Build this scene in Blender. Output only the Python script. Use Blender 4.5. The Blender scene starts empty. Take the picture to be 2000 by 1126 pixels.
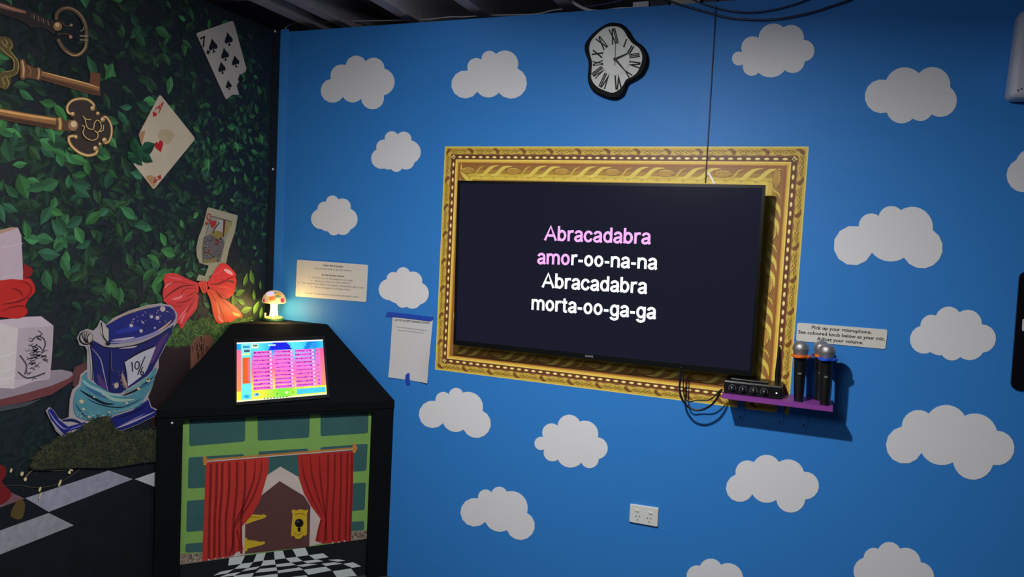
import bpy, bmesh, math, random
from mathutils import Vector, Matrix, noise
random.seed(7)
SC = bpy.context.scene
COL = SC.collection

# ------------------------------------------------------------------ camera
F = 1453.07                       # focal length in pixels of a 2000 px wide frame
YAW, PITCH, ROLL = 0.382955, 0.0659108, 0.0505289
CAM = Vector((0.0, -2.95, 1.5))
_f = Vector((-math.sin(YAW), math.cos(YAW), 0)); _r = Vector((math.cos(YAW), math.sin(YAW), 0)); _u = Vector((0, 0, 1))
CF = _f * math.cos(PITCH) - _u * math.sin(PITCH); _u2 = _u * math.cos(PITCH) + _f * math.sin(PITCH)
CR = _r * math.cos(ROLL) + _u2 * math.sin(ROLL); CU = _u2 * math.cos(ROLL) - _r * math.sin(ROLL)
cd = bpy.data.cameras.new('camera'); cam = bpy.data.objects.new('camera', cd); COL.objects.link(cam)
cd.sensor_width = 36; cd.lens = F * 36 / 2000; cd.clip_start = 0.02; cd.clip_end = 60
M = Matrix((CR, CU, -CF)).transposed().to_4x4(); M.translation = CAM
cam.matrix_world = M
SC.camera = cam

# ------------------------------------------------------------------ light and exposure
W = bpy.data.worlds.new('world'); SC.world = W; W.use_nodes = True
W.node_tree.nodes['Background'].inputs[0].default_value = (0.5, 0.6, 0.8, 1); W.node_tree.nodes['Background'].inputs[1].default_value = 0.02
def area(name, loc, size, power, color, target=None, shape='DISK', size_y=None):
    l = bpy.data.lights.new(name, 'AREA'); l.shape = shape; l.size = size; l.energy = power; l.color = color
    if size_y: l.size_y = size_y
    o = bpy.data.objects.new(name, l); COL.objects.link(o); o.location = loc
    d = (Vector(target) - Vector(loc)) if target else Vector((0, 0, -1))
    o.rotation_euler = d.to_track_quat('-Z', 'Y').to_euler()
    return o
area('ceiling_downlight', (-0.68, -1.65, 2.25), 0.07, 50, (1.0, 0.985, 0.95), (-0.88, -1.42, 0))
area('room_fill', (-1.0, -3.2, 2.45), 0.9, 16, (0.88, 0.92, 1.0), (-1.0, 0, 1.6), 'RECTANGLE', 0.8)  # unseen soft fill light, added behind the camera to lift the walls
def point(name, loc, r, power, color):
    l = bpy.data.lights.new(name, 'POINT'); l.shadow_soft_size = r; l.energy = power; l.color = color
    o = bpy.data.objects.new(name, l); COL.objects.link(o); o.location = loc; return o
point('ceiling_fill', (-1.52, -0.42, 2.455), 0.05, 0.5, (0.93, 0.96, 1.0))  # unseen point light, added to brighten the ceiling and upper wall
vs = SC.view_settings; vs.view_transform = 'Standard'; vs.look = 'None'; vs.gamma = 1; vs.exposure = 0.0; vs.use_curve_mapping = False

# ------------------------------------------------------------------ helpers
def lin(c, g=1.0):
    o = []
    for v in c[:3]:
        v = v / 255.0
        o.append(min(0.95, (v / 12.92 if v <= 0.04045 else ((v + 0.055) / 1.055) ** 2.4) * g))
    return (*o, 1.0)
_mc = {}
def mat(name, rgb, rough=0.6, metal=0.0, bump=0.0, bscale=60, var=0.0, spec=0.5, coat=0.0, emit=None, est=1.0):
    if name in _mc: return _mc[name]
    m = bpy.data.materials.new(name); m.use_nodes = True; nt = m.node_tree; b = nt.nodes['Principled BSDF']
    b.inputs['Base Color'].default_value = lin(rgb); b.inputs['Roughness'].default_value = rough
    b.inputs['Metallic'].default_value = metal; b.inputs['Specular IOR Level'].default_value = spec
    b.inputs['Coat Weight'].default_value = coat
    tc = nt.nodes.new('ShaderNodeTexCoord'); n = nt.nodes.new('ShaderNodeTexNoise'); n.inputs['Scale'].default_value = bscale
    n.inputs['Detail'].default_value = 5; nt.links.new(tc.outputs['Object'], n.inputs['Vector'])
    if var:
        mx = nt.nodes.new('ShaderNodeMix'); mx.data_type = 'RGBA'; c = lin(rgb)
        mx.inputs[6].default_value = tuple(min(1, k * (1 - var)) for k in c[:3]) + (1,); mx.inputs[7].default_value = tuple(min(1, k * (1 + var)) for k in c[:3]) + (1,)
        nt.links.new(n.outputs['Fac'], mx.inputs[0]); nt.links.new(mx.outputs[2], b.inputs['Base Color'])
    if bump:
        bp = nt.nodes.new('ShaderNodeBump'); bp.inputs['Strength'].default_value = bump; bp.inputs['Distance'].default_value = 0.002
        nt.links.new(n.outputs['Fac'], bp.inputs['Height']); nt.links.new(bp.outputs['Normal'], b.inputs['Normal'])
    if emit: b.inputs['Emission Color'].default_value = lin(emit); b.inputs['Emission Strength'].default_value = est
    _mc[name] = m; return m
def print_mat(name, rough=0.5, gain=1.0, emit=0.0, var=0.06, vscale=25, spec=0.35):
    """ink on paper or vinyl: colours come from the mesh's colour attribute"""
    m = bpy.data.materials.new(name); m.use_nodes = True; nt = m.node_tree; b = nt.nodes['Principled BSDF']
    a = nt.nodes.new('ShaderNodeAttribute'); a.attribute_name = 'ink'
    tc = nt.nodes.new('ShaderNodeTexCoord'); n = nt.nodes.new('ShaderNodeTexNoise'); n.inputs['Scale'].default_value = vscale; n.inputs['Detail'].default_value = 6
    nt.links.new(tc.outputs['Object'], n.inputs['Vector'])
    r = nt.nodes.new('ShaderNodeMapRange'); r.inputs[1].default_value = 0.25; r.inputs[2].default_value = 0.75
    r.inputs[3].default_value = gain * (1 - var); r.inputs[4].default_value = gain * (1 + var); nt.links.new(n.outputs['Fac'], r.inputs[0])
    v = nt.nodes.new('ShaderNodeVectorMath'); v.operation = 'SCALE'; nt.links.new(a.outputs['Color'], v.inputs[0]); nt.links.new(r.outputs[0], v.inputs['Scale'])
    if emit:
        b.inputs['Base Color'].default_value = (0.01, 0.01, 0.01, 1); nt.links.new(v.outputs[0], b.inputs['Emission Color']); b.inputs['Emission Strength'].default_value = emit
    else: nt.links.new(v.outputs[0], b.inputs['Base Color'])
    b.inputs['Roughness'].default_value = rough; b.inputs['Specular IOR Level'].default_value = spec
    return m
def link(name, me, parent=None, m=None):
    o = bpy.data.objects.new(name, me); COL.objects.link(o)
    if m and not me.materials: me.materials.append(m)
    if parent: o.parent = parent; o.matrix_parent_inverse = parent.matrix_world.inverted()
    return o
def tag(o, label=None, cat=None, group=None, kind=None):
    if label: o['label'] = label
    if cat: o['category'] = cat
    if group: o['group'] = group
    if kind: o['kind'] = kind
    return o
def empty(name, loc, label=None, cat=None, group=None):
    o = bpy.data.objects.new(name, None); COL.objects.link(o); o.location = loc; o.empty_display_size = 0.05
    o.matrix_world = Matrix.Translation(loc)
    return tag(o, label, cat, group)

class MB:
    """collects solids into one mesh"""
    def __init__(s): s.bm = bmesh.new()
    def box(s, lo, hi, mtx=None, bevel=0.0, seg=2):
        r = bmesh.ops.create_cube(s.bm, size=1.0); v = r['verts']
        for x in v: x.co = Vector([lo[i] + (x.co[i] + 0.5) * (hi[i] - lo[i]) for i in range(3)])
        if bevel:
            e = list({e for x in v for e in x.link_edges})
            r = bmesh.ops.bevel(s.bm, geom=e, offset=bevel, segments=seg, affect='EDGES', profile=0.5)
            v = list({w for f in r['faces'] for w in f.verts} | {x for x in v if x.is_valid})
        if mtx:
            for x in v: x.co = mtx @ x.co
        return s
    def lathe(s, prof, mtx=None, n=32):
        rings = []
        for r, z in prof:
            rings.append([s.bm.verts.new((r * math.cos(2 * math.pi * i / n), r * math.sin(2 * math.pi * i / n), z)) for i in range(n)] if r > 1e-6 else [s.bm.verts.new((0, 0, z))])
        new = [v for g in rings for v in g]
        for a, b in zip(rings, rings[1:]):
            for i in range(n):
                j = (i + 1) % n
                if len(a) == 1 and len(b) == 1: continue
                if len(a) == 1: s.bm.faces.new((a[0], b[j], b[i]))
                elif len(b) == 1: s.bm.faces.new((a[i], a[j], b[0]))
                else: s.bm.faces.new((a[i], a[j], b[j], b[i]))
        if mtx:
            for v in new: v.co = mtx @ v.co
        return s
    def tube(s, pts, r, n=10, rr=None):
        pts = [Vector(p) for p in pts]; rings = []; up = Vector((0.3, 0.2, 1)).normalized()
        for i, p in enumerate(pts):
            t = (pts[min(i + 1, len(pts) - 1)] - pts[max(i - 1, 0)]).normalized()
            a = t.cross(up)
            if a.length < 1e-3: a = t.cross(Vector((1, 0, 0)))
            a.normalize(); b = t.cross(a); up = b.cross(t) * -1 if False else up
            R = rr[i] if rr else r
            rings.append([s.bm.verts.new(p + (a * math.cos(2 * math.pi * k / n) + b * math.sin(2 * math.pi * k / n)) * R) for k in range(n)])
        for A, B in zip(rings, rings[1:]):
            for k in range(n): s.bm.faces.new((A[k], A[(k + 1) % n], B[(k + 1) % n], B[k]))
        s.bm.faces.new(rings[0][::-1]); s.bm.faces.new(rings[-1]); return s
    def prism(s, pts, z0, z1, mtx=None):
        a = [s.bm.verts.new((x, y, z0)) for x, y in pts]; b = [s.bm.verts.new((x, y, z1)) for x, y in pts]; n = len(pts)
        s.bm.faces.new(a[::-1]); s.bm.faces.new(b)
        for i in range(n): s.bm.faces.new((a[i], a[(i + 1) % n], b[(i + 1) % n], b[i]))
        if mtx:
            for v in a + b: v.co = mtx @ v.co
        return s
    def solid(s, verts, faces):
        vs_ = [s.bm.verts.new(v) for v in verts]
        for f in faces: s.bm.faces.new([vs_[i] for i in f])
        return s
    def build(s, name, m, parent=None, smooth=False):
        bmesh.ops.recalc_face_normals(s.bm, faces=s.bm.faces)
        me = bpy.data.meshes.new(name); s.bm.to_mesh(me); s.bm.free()
        if smooth:
            for p in me.polygons: p.use_smooth = True
            try: me.set_sharp_from_angle(angle=math.radians(38))
            except Exception: pass
        return link(name, me, parent, m)

def catmull(pts, n=6, closed=True):
    out = []; L = len(pts)
    rng = range(L) if closed else range(L - 1)
    for i in rng:
        if closed: p = [pts[(i + k - 1) % L] for k in range(4)]
        else: p = [pts[max(0, i - 1)], pts[i], pts[i + 1], pts[min(L - 1, i + 2)]]
        for k in range(n):
            t = k / n
            out.append(tuple(0.5 * (2 * p[1][d] + (-p[0][d] + p[2][d]) * t + (2 * p[0][d] - 5 * p[1][d] + 4 * p[2][d] - p[3][d]) * t * t + (-p[0][d] + 3 * p[1][d] - 3 * p[2][d] + p[3][d]) * t ** 3) for d in (0, 1)))
    if not closed: out.append(tuple(pts[-1]))
    return out
def arc3(a, m, b, n=10):
    ax, ay = a; bx, by = m; cx, cy = b
    d = 2 * (ax * (by - cy) + bx * (cy - ay) + cx * (ay - by))
    if abs(d) < 1e-6: return [a, m]
    ux = ((ax * ax + ay * ay) * (by - cy) + (bx * bx + by * by) * (cy - ay) + (cx * cx + cy * cy) * (ay - by)) / d
    uy = ((ax * ax + ay * ay) * (cx - bx) + (bx * bx + by * by) * (ax - cx) + (cx * cx + cy * cy) * (bx - ax)) / d
    r = math.hypot(ax - ux, ay - uy); t0 = math.atan2(ay - uy, ax - ux); tm = math.atan2(by - uy, bx - ux); t1 = math.atan2(cy - uy, cx - ux)
    T = 2 * math.pi; dm = (tm - t0) % T; d1 = (t1 - t0) % T
    if dm > d1: d1 -= T
    return [(ux + r * math.cos(t0 + d1 * i / n), uy + r * math.sin(t0 + d1 * i / n)) for i in range(n)]
def offset_poly(pts, d):
    n = len(pts); A = sum(pts[i][0] * pts[(i + 1) % n][1] - pts[(i + 1) % n][0] * pts[i][1] for i in range(n)); sg = 1 if A > 0 else -1
    out = []
    for i in range(n):
        a, b, c = pts[i - 1], pts[i], pts[(i + 1) % n]
        tx, ty = c[0] - a[0], c[1] - a[1]; L = math.hypot(tx, ty) or 1
        out.append((b[0] + sg * ty / L * d, b[1] - sg * tx / L * d))
    return out

class Plane:
    """a flat surface of the room, with ways to find where on it a thing seen in the photograph lies"""
    def __init__(s, o, U, V): s.o = Vector(o); s.U = Vector(U).normalized(); s.V = Vector(V).normalized(); s.N = s.U.cross(s.V)
    def uv(s, x, y):
        d = CF * F + CR * (x - 1000) - CU * (y - 563)
        p = CAM + d * ((s.o - CAM).dot(s.N) / d.dot(s.N)); q = p - s.o
        return (q.dot(s.U), q.dot(s.V))
    def pt(s, u, v, h=0.0): return s.o + s.U * u + s.V * v + s.N * h
    def at(s, x, y, h=0.0): u, v = s.uv(x, y); return s.pt(u, v, h)
    def mtx(s): m = Matrix((s.U, s.V, s.N)).transposed().to_4x4(); m.translation = s.o; return m

_tx = {}
def text_mesh(t, bold):
    k = (t, bold)
    if k not in _tx:
        c = bpy.data.curves.new('t', 'FONT'); c.body = t; c.size = 1.0; c.resolution_u = 3; c.offset = bold; c.fill_mode = 'BOTH' if False else 'FRONT'
        o = bpy.data.objects.new('t', c); me = bpy.data.meshes.new_from_object(o)
        vs_ = [tuple(v.co[:2]) for v in me.vertices]; fs = [tuple(p.vertices) for p in me.polygons]
        bpy.data.objects.remove(o); bpy.data.curves.remove(c); bpy.data.meshes.remove(me); _tx[k] = (vs_, fs)
    return _tx[k]
CAPH = max(v[1] for v in text_mesh('H', 0.0)[0])

class Art:
    """flat coloured shapes on a Plane; points are given in crop coordinates: offset + point / scale (scale None: metres on the plane)"""
    def __init__(s, pl, off=(0, 0), sc=1.0, h=0.0):
        s.pl = pl; s.off = off; s.sc = sc; s.h = h; s.V = []; s.F = []; s.C = []; s.step = 0.00025; s.k = 0
    def q(s, p):
        if s.sc is None: return p
        return s.pl.uv(s.off[0] + p[0] / s.sc, s.off[1] + p[1] / s.sc)
    def _h(s, h):
        if h is None: s.k += 1; return s.h + s.k * s.step
        return s.h + h
    def poly(s, pts, c, h=None, thick=0.0, smooth=0):
        if smooth: pts = catmull(pts, smooth)
        hh = s._h(h); b = len(s.V); n = len(pts); uv = [s.q(p) for p in pts]
        area_ = sum(uv[i][0] * uv[(i + 1) % n][1] - uv[(i + 1) % n][0] * uv[i][1] for i in range(n))
        if area_ < 0: uv = uv[::-1]
        s.V += [s.pl.pt(u, v, hh) for u, v in uv]; s.F.append(tuple(range(b, b + n))); s.C.append(c)
        if thick:
            s.V += [s.pl.pt(u, v, hh - thick) for u, v in uv]
            for i in range(n): j = (i + 1) % n; s.F.append((b + i, b + n + i, b + n + j, b + j)); s.C.append(thick_c if (thick_c := getattr(s, 'edge', None)) else c)
        return s
    def stroke(s, pts, w, c, h=None, smooth=4, taper=False):
        if smooth and len(pts) > 2: pts = catmull(pts, smooth, False)
        hh = s._h(h); n = len(pts); b = len(s.V)
        for i, p in enumerate(pts):
            a, d = pts[max(0, i - 1)], pts[min(n - 1, i + 1)]; tx, ty = d[0] - a[0], d[1] - a[1]; L = math.hypot(tx, ty) or 1
            ww = w[min(len(w) - 1, int(i * len(w) / n))] if isinstance(w, (list, tuple)) else w
            if taper: ww *= max(0.12, math.sin(math.pi * (0.08 + 0.84 * i / (n - 1))))
            nx, ny = -ty / L * ww / 2, tx / L * ww / 2
            for sg in (1, -1): u, v = s.q((p[0] + nx * sg, p[1] + ny * sg)); s.V.append(s.pl.pt(u, v, hh))
        flip = s.sc is None
        for i in range(n - 1):
            f = (b + 2 * i, b + 2 * i + 2, b + 2 * i + 3, b + 2 * i + 1)
            s.F.append(f[::-1] if flip else f); s.C.append(c)
        return s
    def ell(s, c0, rx, ry, rot, c, h=None, n=20, thick=0.0):
        a = math.radians(rot); ca, sa = math.cos(a), math.sin(a)
        return s.poly([(c0[0] + rx * math.cos(t) * ca - ry * math.sin(t) * sa, c0[1] + rx * math.cos(t) * sa + ry * math.sin(t) * ca) for t in (2 * math.pi * i / n for i in range(n))], c, h, thick)
    def grid(s, quad, nx, ny, fn, h=None):
        hh = s._h(h); b = len(s.V); a, b_, c, d = quad   # TL TR BR BL
        for j in range(ny + 1):
            for i in range(nx + 1):
                x, y = i / nx, j / ny
                p = [a[k] * (1 - x) * (1 - y) + b_[k] * x * (1 - y) + c[k] * x * y + d[k] * (1 - x) * y for k in (0, 1)]
                u, v = s.q(p); s.V.append(s.pl.pt(u, v, hh))
        for j in range(ny):
            for i in range(nx):
                p = b + j * (nx + 1) + i; s.F.append((p, p + nx + 1, p + nx + 2, p + 1)); s.C.append(fn((i + 0.5) / nx, (j + 0.5) / ny))
        return s
    def text(s, t, Lp, Rp, cap, c, bold=0.012, h=None, up=None):
        """string whose box runs from Lp to Rp along the baseline; cap: height of a capital in crop units; up: direction of up in crop units"""
        vs_, fs = text_mesh(t, bold); x0 = min(v[0] for v in vs_); x1 = max(v[0] for v in vs_); hh = s._h(h); b = len(s.V)
        if s.sc is None: upv = up or (0, 1); Lq, Rq, Tq = Lp, Rp, (Lp[0] + upv[0] * cap, Lp[1] + upv[1] * cap)
        else:
            if up is None:
                Lq, Rq = s.q(Lp), s.q(Rp); Tq0 = s.q((Lp[0], Lp[1] - cap)); dl = math.hypot(Tq0[0] - Lq[0], Tq0[1] - Lq[1])
                dx, dy = Rq[0] - Lq[0], Rq[1] - Lq[1]; dd = math.hypot(dx, dy); Tq = (Lq[0] - dy / dd * dl, Lq[1] + dx / dd * dl)
            else: Lq, Rq, Tq = s.q(Lp), s.q(Rp), s.q((Lp[0] + up[0] * cap, Lp[1] + up[1] * cap))
        ex = ((Rq[0] - Lq[0]) / (x1 - x0), (Rq[1] - Lq[1]) / (x1 - x0)); ey = ((Tq[0] - Lq[0]) / CAPH, (Tq[1] - Lq[1]) / CAPH)
        for x, y in vs_: x -= x0; s.V.append(s.pl.pt(Lq[0] + ex[0] * x + ey[0] * y, Lq[1] + ex[1] * x + ey[1] * y, hh))
        for f in fs: s.F.append(tuple(b + i for i in f)); s.C.append(c)
        return s
    def build(s, name, m, parent=None, kind=None, label=None):
        me = bpy.data.meshes.new(name); me.from_pydata([tuple(v) for v in s.V], [], s.F)
        at = me.attributes.new('ink', 'FLOAT_COLOR', 'CORNER'); buf = []
        for p, c in zip(me.polygons, s.C): buf += list(lin(c)) * p.loop_total
        at.data.foreach_set('color', buf)
        o = link(name, me, parent, m)
        if kind: o['kind'] = kind
        if label: o['label'] = label
        return o

BACK = Plane((0, 0, 0), (1, 0, 0), (0, 0, 1))
XL = -2.46
LEFT = Plane((XL, 0, 0), (0, 1, 0), (0, 0, 1))

# ------------------------------------------------------------------ the room
M_blue = mat('blue_vinyl', (53, 134, 216), 0.52, bump=0.05, bscale=9, var=0.03, spec=0.26)
M_black = mat('black_paint', (14, 17, 20), 0.75, bump=0.3, bscale=120)
M_dark = mat('dark_room', (40, 40, 44), 0.9)
H = 2.437; FZ = -0.10
tag(MB().box((XL - 0.1, 0, FZ), (2.3, 0.08, H)).build('wall_back', M_blue), kind='structure')
wb = bpy.data.objects['wall_back']
tag(MB().box((XL - 0.08, -4.6, FZ), (XL, 0, H)).build('wall_left', mat('mural_dark', (22, 30, 36), 0.55, var=0.15, bscale=4)), kind='structure')
wl = bpy.data.objects['wall_left']
tag(MB().box((2.2, -4.6, FZ), (2.28, -0.001, 2.7)).build('wall_right', M_dark), kind='structure')
tag(MB().box((XL - 0.08, -4.68, FZ), (2.28, -4.6, 2.7)).build('wall_front', M_dark), kind='structure')
tag(MB().box((XL - 0.6, -4.68, FZ - 0.06), (2.28, 0.9, FZ)).build('floor', mat('dark_floor', (60, 60, 64), 0.7, var=0.1, bscale=8)), kind='structure')
M_ceil = mat('ceiling_board', (190, 190, 204), 0.85, bump=0.4, bscale=14, var=0.25)
M_joist = mat('dark_joist', (176, 168, 170), 0.8, bump=0.5, bscale=22, var=0.3)
ce = tag(MB().box((XL - 0.6, -4.68, 2.60), (2.28, 0.9, 2.66)).build('ceiling', M_ceil), kind='structure')
tag(MB().box((XL - 0.66, 0.9, FZ), (2.28, 0.96, 2.66)).build('wall_rear_void', M_black), kind='structure')
tag(MB().box((XL - 0.66, -4.68, 2.0), (XL - 0.6, 0.9, 2.66)).build('wall_side_void', M_black), kind='structure')
for px in (650, 785, 925, 1098):
    x = BACK.at(px, 45).x
    MB().box((x - 0.03, -4.6, 2.475), (x + 0.03, 0.9, 2.60)).build('joist', M_joist, ce)
for x in (-2.32, 0.15, 0.62, 1.1, 1.6):
    MB().box((x - 0.03, -4.6, 2.475), (x + 0.03, 0.9, 2.60)).build('joist', M_joist, ce)
MB().box((XL - 0.2, -0.36, 2.50), (-1.9, -0.27, 2.56)).build('cross_brace', mat('brace', (120, 108, 98), 0.8, var=0.2, bscale=30), ce)
# black strip that closes the corner, and the blue sheet's folded edge
tag(MB().box((XL, -0.045, 1.03), (XL + 0.006, -0.004, H)).build('trim_1', M_black), kind='structure')
MB().box((XL + 0.008, -0.0035, 1.0), (XL + 0.055, -0.0005, H + 0.012)).build('folded_edge_strip', mat('blue_vinyl_edge', (62, 144, 226), 0.3, spec=0.4), wb)
# overlapping edge of the two printed sheets
_a = Art(BACK, h=0.0002); _a.poly([(1371, 24), (1396, 20), (1389, 200), (1385, 283), (1366, 283), (1368, 200)], (53, 133, 214)); _a.build('sheet_overlap', print_mat('blue_overlap', 0.50, var=0.0, spec=0.26), wb)

# ------------------------------------------------------------------ clouds on the blue wall
M_cloud = mat('white_vinyl', (232, 232, 236), 0.5, bump=0.03, bscale=12, spec=0.3)
CL = [
 ((600, 90), 8.045, 'small white cloud nearest the corner along the top of the blue wall',
  [(608,300),(780,150),(920,240),(1070,183),(1215,352),(1375,550),(1205,775),(1015,993),(848,825),(710,885),(563,798),(285,850),(375,515),(430,330)]),
 ((860, 80), 8.045, 'white cloud above the gold frame, left of the wall clock, three lobes along its base',
  [(650,295),(760,155),(875,205),(1140,190),(1213,430),(1276,846),(918,812),(755,888),(585,795),(175,710),(437,465),(540,270)]),
 ((1410, 30), 8.045, 'white cloud right of the wall clock with one tiny round lobe at its left',
  [(575,355),(760,135),(970,190),(1210,190),(1285,385),(1455,560),(1300,725),(1200,885),(990,860),(760,975),(575,903),(390,925),(333,770),(165,720),(320,580),(370,370)]),
 ((1680, 120), 8.045, 'broad white cloud at upper right of the blue wall below the hanging cables',
  [(408,290),(700,92),(922,185),(1330,165),(1415,405),(1480,750),(1120,832),(950,935),(828,895),(560,955),(420,802),(75,590)]),
 ((680, 230), 8.045, 'small plump white cloud just left of the top left corner of the gold frame',
  [(578,340),(690,210),(780,262),(920,225),(995,355),(1143,530),(1040,705),(960,803),(845,795),(765,850),(680,805),(630,812),(570,795),(385,720),(448,495),(490,365)]),
 ((560, 350), 8.045, 'small white cloud nearest the corner of the room, above the instruction sign',
  [(620,350),(720,253),(812,318),(955,325),(1003,462),(1115,620),(1000,790),(940,860),(812,850),(735,880),(655,818),(600,810),(555,783),(400,690),(485,470),(540,365)]),
 ((700, 500), 8.045, 'small white cloud directly above the taped paper sheet',
  [(600,260),(705,172),(808,248),(945,270),(1000,420),(1108,590),(970,760),(870,823),(760,792),(690,808),(598,740),(540,720),(495,690),(330,580),(445,360),(510,255)]),
 ((1600, 370), 5.363, 'long white cloud right of the gold frame above the microphone sign',
  [(622,275),(750,172),(855,215),(1100,220),(1190,425),(1250,740),(888,712),(730,752),(553,660),(150,585),(415,385),(530,250)]),
 ((1760, 580), 8.045, 'wide flat white cloud between the microphone sign and the black panel at the right',
  [(548,290),(740,148),(918,238),(1170,235),(1268,425),(1490,650),(1285,870),(1110,985),(930,940),(790,992),(643,910),(540,900),(462,862),(145,720),(303,450),(380,305)]),
 ((790, 740), 8.045, 'white cloud below the lower left corner of the gold frame beside the kiosk lid',
  [(698,238),(810,135),(918,210),(1130,240),(1228,495),(1290,860),(930,790),(800,828),(610,690),(235,610),(490,340),(570,205)]),
 ((1020, 790), 8.045, 'white cloud below the middle of the gold frame, tiny round lobe at its left',
  [(555,325),(700,158),(905,262),(1110,290),(1190,510),(1345,690),(1203,850),(1110,985),(930,908),(770,985),(562,860),(420,875),(345,700),(197,640),(330,505),(380,315)]),
 ((1400, 870), 7.314, 'white cloud below the purple shelf, right of the power outlet',
  [(530,235),(700,128),(888,232),(1150,235),(1245,370),(1430,670),(1265,765),(1130,940),(850,770),(710,812),(510,690),(135,640),(270,410),(330,245)]),
 ((1700, 770), 5.363, 'largest white cloud, low at the right end of the blue wall',
  [(612,198),(790,108),(988,222),(1230,240),(1325,378),(1470,670),(1285,735),(1090,890),(865,708),(730,737),(535,610),(165,560),(328,335),(400,195)]),
 ((870, 930), 8.045, 'lowest white cloud between the kiosk and the power outlet, right lobe sagging',
  [(725,250),(840,158),(963,235),(1200,290),(1283,570),(1340,930),(968,840),(850,865),(630,710),(245,620),(515,340),(600,207)]),
 ((1640, 1020), 9.09, 'white cloud cut off by the bottom edge at the right, below the largest cloud',
  [(685,465),(860,343),(1072,462),(1330,500),(1440,700),(1675,950),(1560,1180),(1300,1290),(1100,1200),(950,1260),(800,1180),(620,1190),(480,1110),(245,850),(425,620),(500,480)]),
 ((1300, 1020), 9.09, 'white cloud barely rising over the bottom edge, right of the power outlet',
  [(610,765),(780,638),(985,745),(1250,760),(1375,960),(1480,1120),(1350,1260),(1000,1350),(700,1250),(300,1150),(375,960),(440,800)]),
 ((0, 0), 1.0, 'white cloud cut off by the right edge above the black panel',
  [(1985,312),(2005,292),(2040,300),(2075,310),(2085,340),(2060,375),(2020,368),(1966,345)]),
]
for off, sc, lab, P in CL:
    pts = []
    n = len(P)
    for i in range(0, n, 2): pts += arc3(P[i], P[i + 1], P[(i + 2) % n], 9)
    a = Art(BACK, off, sc); uv = [a.q(p) for p in pts]
    o = MB().prism([(u, v) for u, v in uv], 0.0002, 0.0012, BACK.mtx()).build('cloud_decal', M_cloud)
    tag(o, lab, 'cloud decal', 'white cloud decals on the blue wall')

# ------------------------------------------------------------------ gold picture frame print
FX0, FX1, FZ0, FZ1 = -1.5405, -0.0474, 0.9000, 1.8924
M_gold = print_mat('gold_print', 0.45, 1.4, var=0.08, vscale=40)
fr = empty('picture_frame', (-0.79, 0, FZ0), 'ornate gold picture frame printed on the blue wall around the television', 'picture frame')
def side(k, s_, d):
    """a point s_ along side k and d in from its outer edge"""
    if k == 0: return (FX0 + s_, FZ1 - d)
    if k == 1: return (FX1 - d, FZ1 - s_)
    if k == 2: return (FX1 - s_, FZ0 + d)
    return (FX0 + d, FZ0 + s_)
LEN = [FX1 - FX0, FZ1 - FZ0, FX1 - FX0, FZ1 - FZ0]
FL = Art(BACK, sc=None, h=0.0003)
BANDS = [(0, .004, (206,190,100)), (.004, .012, (190,160,62)), (.012, .030, (172,138,52)), (.030, .036, (140,92,50)), (.036, .056, (96,56,36)), (.056, .060, (226,198,96)), (.060, .067, (214,176,72)), (.067, .071, (176,128,52)),
         (.071, .078, (138,88,44)), (.078, .100, (142,98,50)), (.100, .116, (158,122,48)), (.116, .130, (190,164,62)), (.130, .142, (206,180,74)), (.142, .147, (142,104,42)), (.147, .158, (204,172,74)), (.158, .163, (120,84,36)), (.163, .172, (190,156,64))]
for d0, d1, c in BANDS:
    for k in range(4):
        L = LEN[k]; FL.poly([side(k, d0, d0), side(k, L - d0, d0), side(k, L - d1, d1), side(k, d1, d1)], c, h=0.0)
FL.build('moulding_band', M_gold, fr)
bead = Art(BACK, sc=None, h=0.0009)
for k in range(4):
    L = LEN[k]; n = int((L - 0.09) / 0.0326)
    for i in range(n + 1):
        s0 = 0.045 + (L - 0.09) * i / n
        x, z = side(k, s0, 0.046); rx, rz = (0.0098, 0.0046) if k % 2 == 0 else (0.0046, 0.0098)
        bead.ell((x, z), rx, rz, 0, (222, 200, 118), h=0.0, n=14)
        bead.ell((x, z + 0.001), rx * .5, rz * .45, 0, (244, 232, 170), h=0.0003, n=8)
bead.build('bead_row', M_gold, fr, kind='stuff')
def smap(k, s0, pts):   # pattern coordinates: along, inward
    return [side(k, s0 + a, d) for a, d in pts]
scr = Art(BACK, sc=None, h=0.0009)
for k in range(4):
    L = LEN[k]; per = 0.125; n = max(1, round((L - 0.02) / per)); per = (L - 0.03) / n
    for i in range(n):
        s0 = 0.015 + i * per
        scr.poly(smap(k, s0, [(0, .031), (.018, .034), (.035, .029), (.06, .034), (.09, .030), (.105, .033), (.118, .024), (.108, .019), (.085, .022), (.06, .018), (.03, .022), (.014, .018)]), (190, 164, 70), h=k * 0.00004, smooth=3)
        scr.poly(smap(k, s0, [(.092, .012), (.104, .016), (.112, .026), (.122, .030), (.126, .020), (.118, .012), (.106, .008)]), (112, 74, 38), h=0.0002 + k * 0.00004, smooth=3)
        for t, sz in ((.022, 1), (.042, -1), (.062, 1), (.080, -1)):
            scr.stroke(smap(k, s0, [(t - .009, .018), (t - .004, .013), (t + .004, .015), (t + .002, .021), (t - .005, .024), (t + .008, .027)]), 0.0016, (112, 82, 34), h=0.0004)
            scr.ell(side(k, s0 + t + .009, .020), .0022, .0022, 0, (84, 60, 28), h=0.0005, n=8)
scr.build('outer_scrollwork', M_gold, fr, kind='stuff')
lf = Art(BACK, sc=None, h=0.0009)
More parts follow.
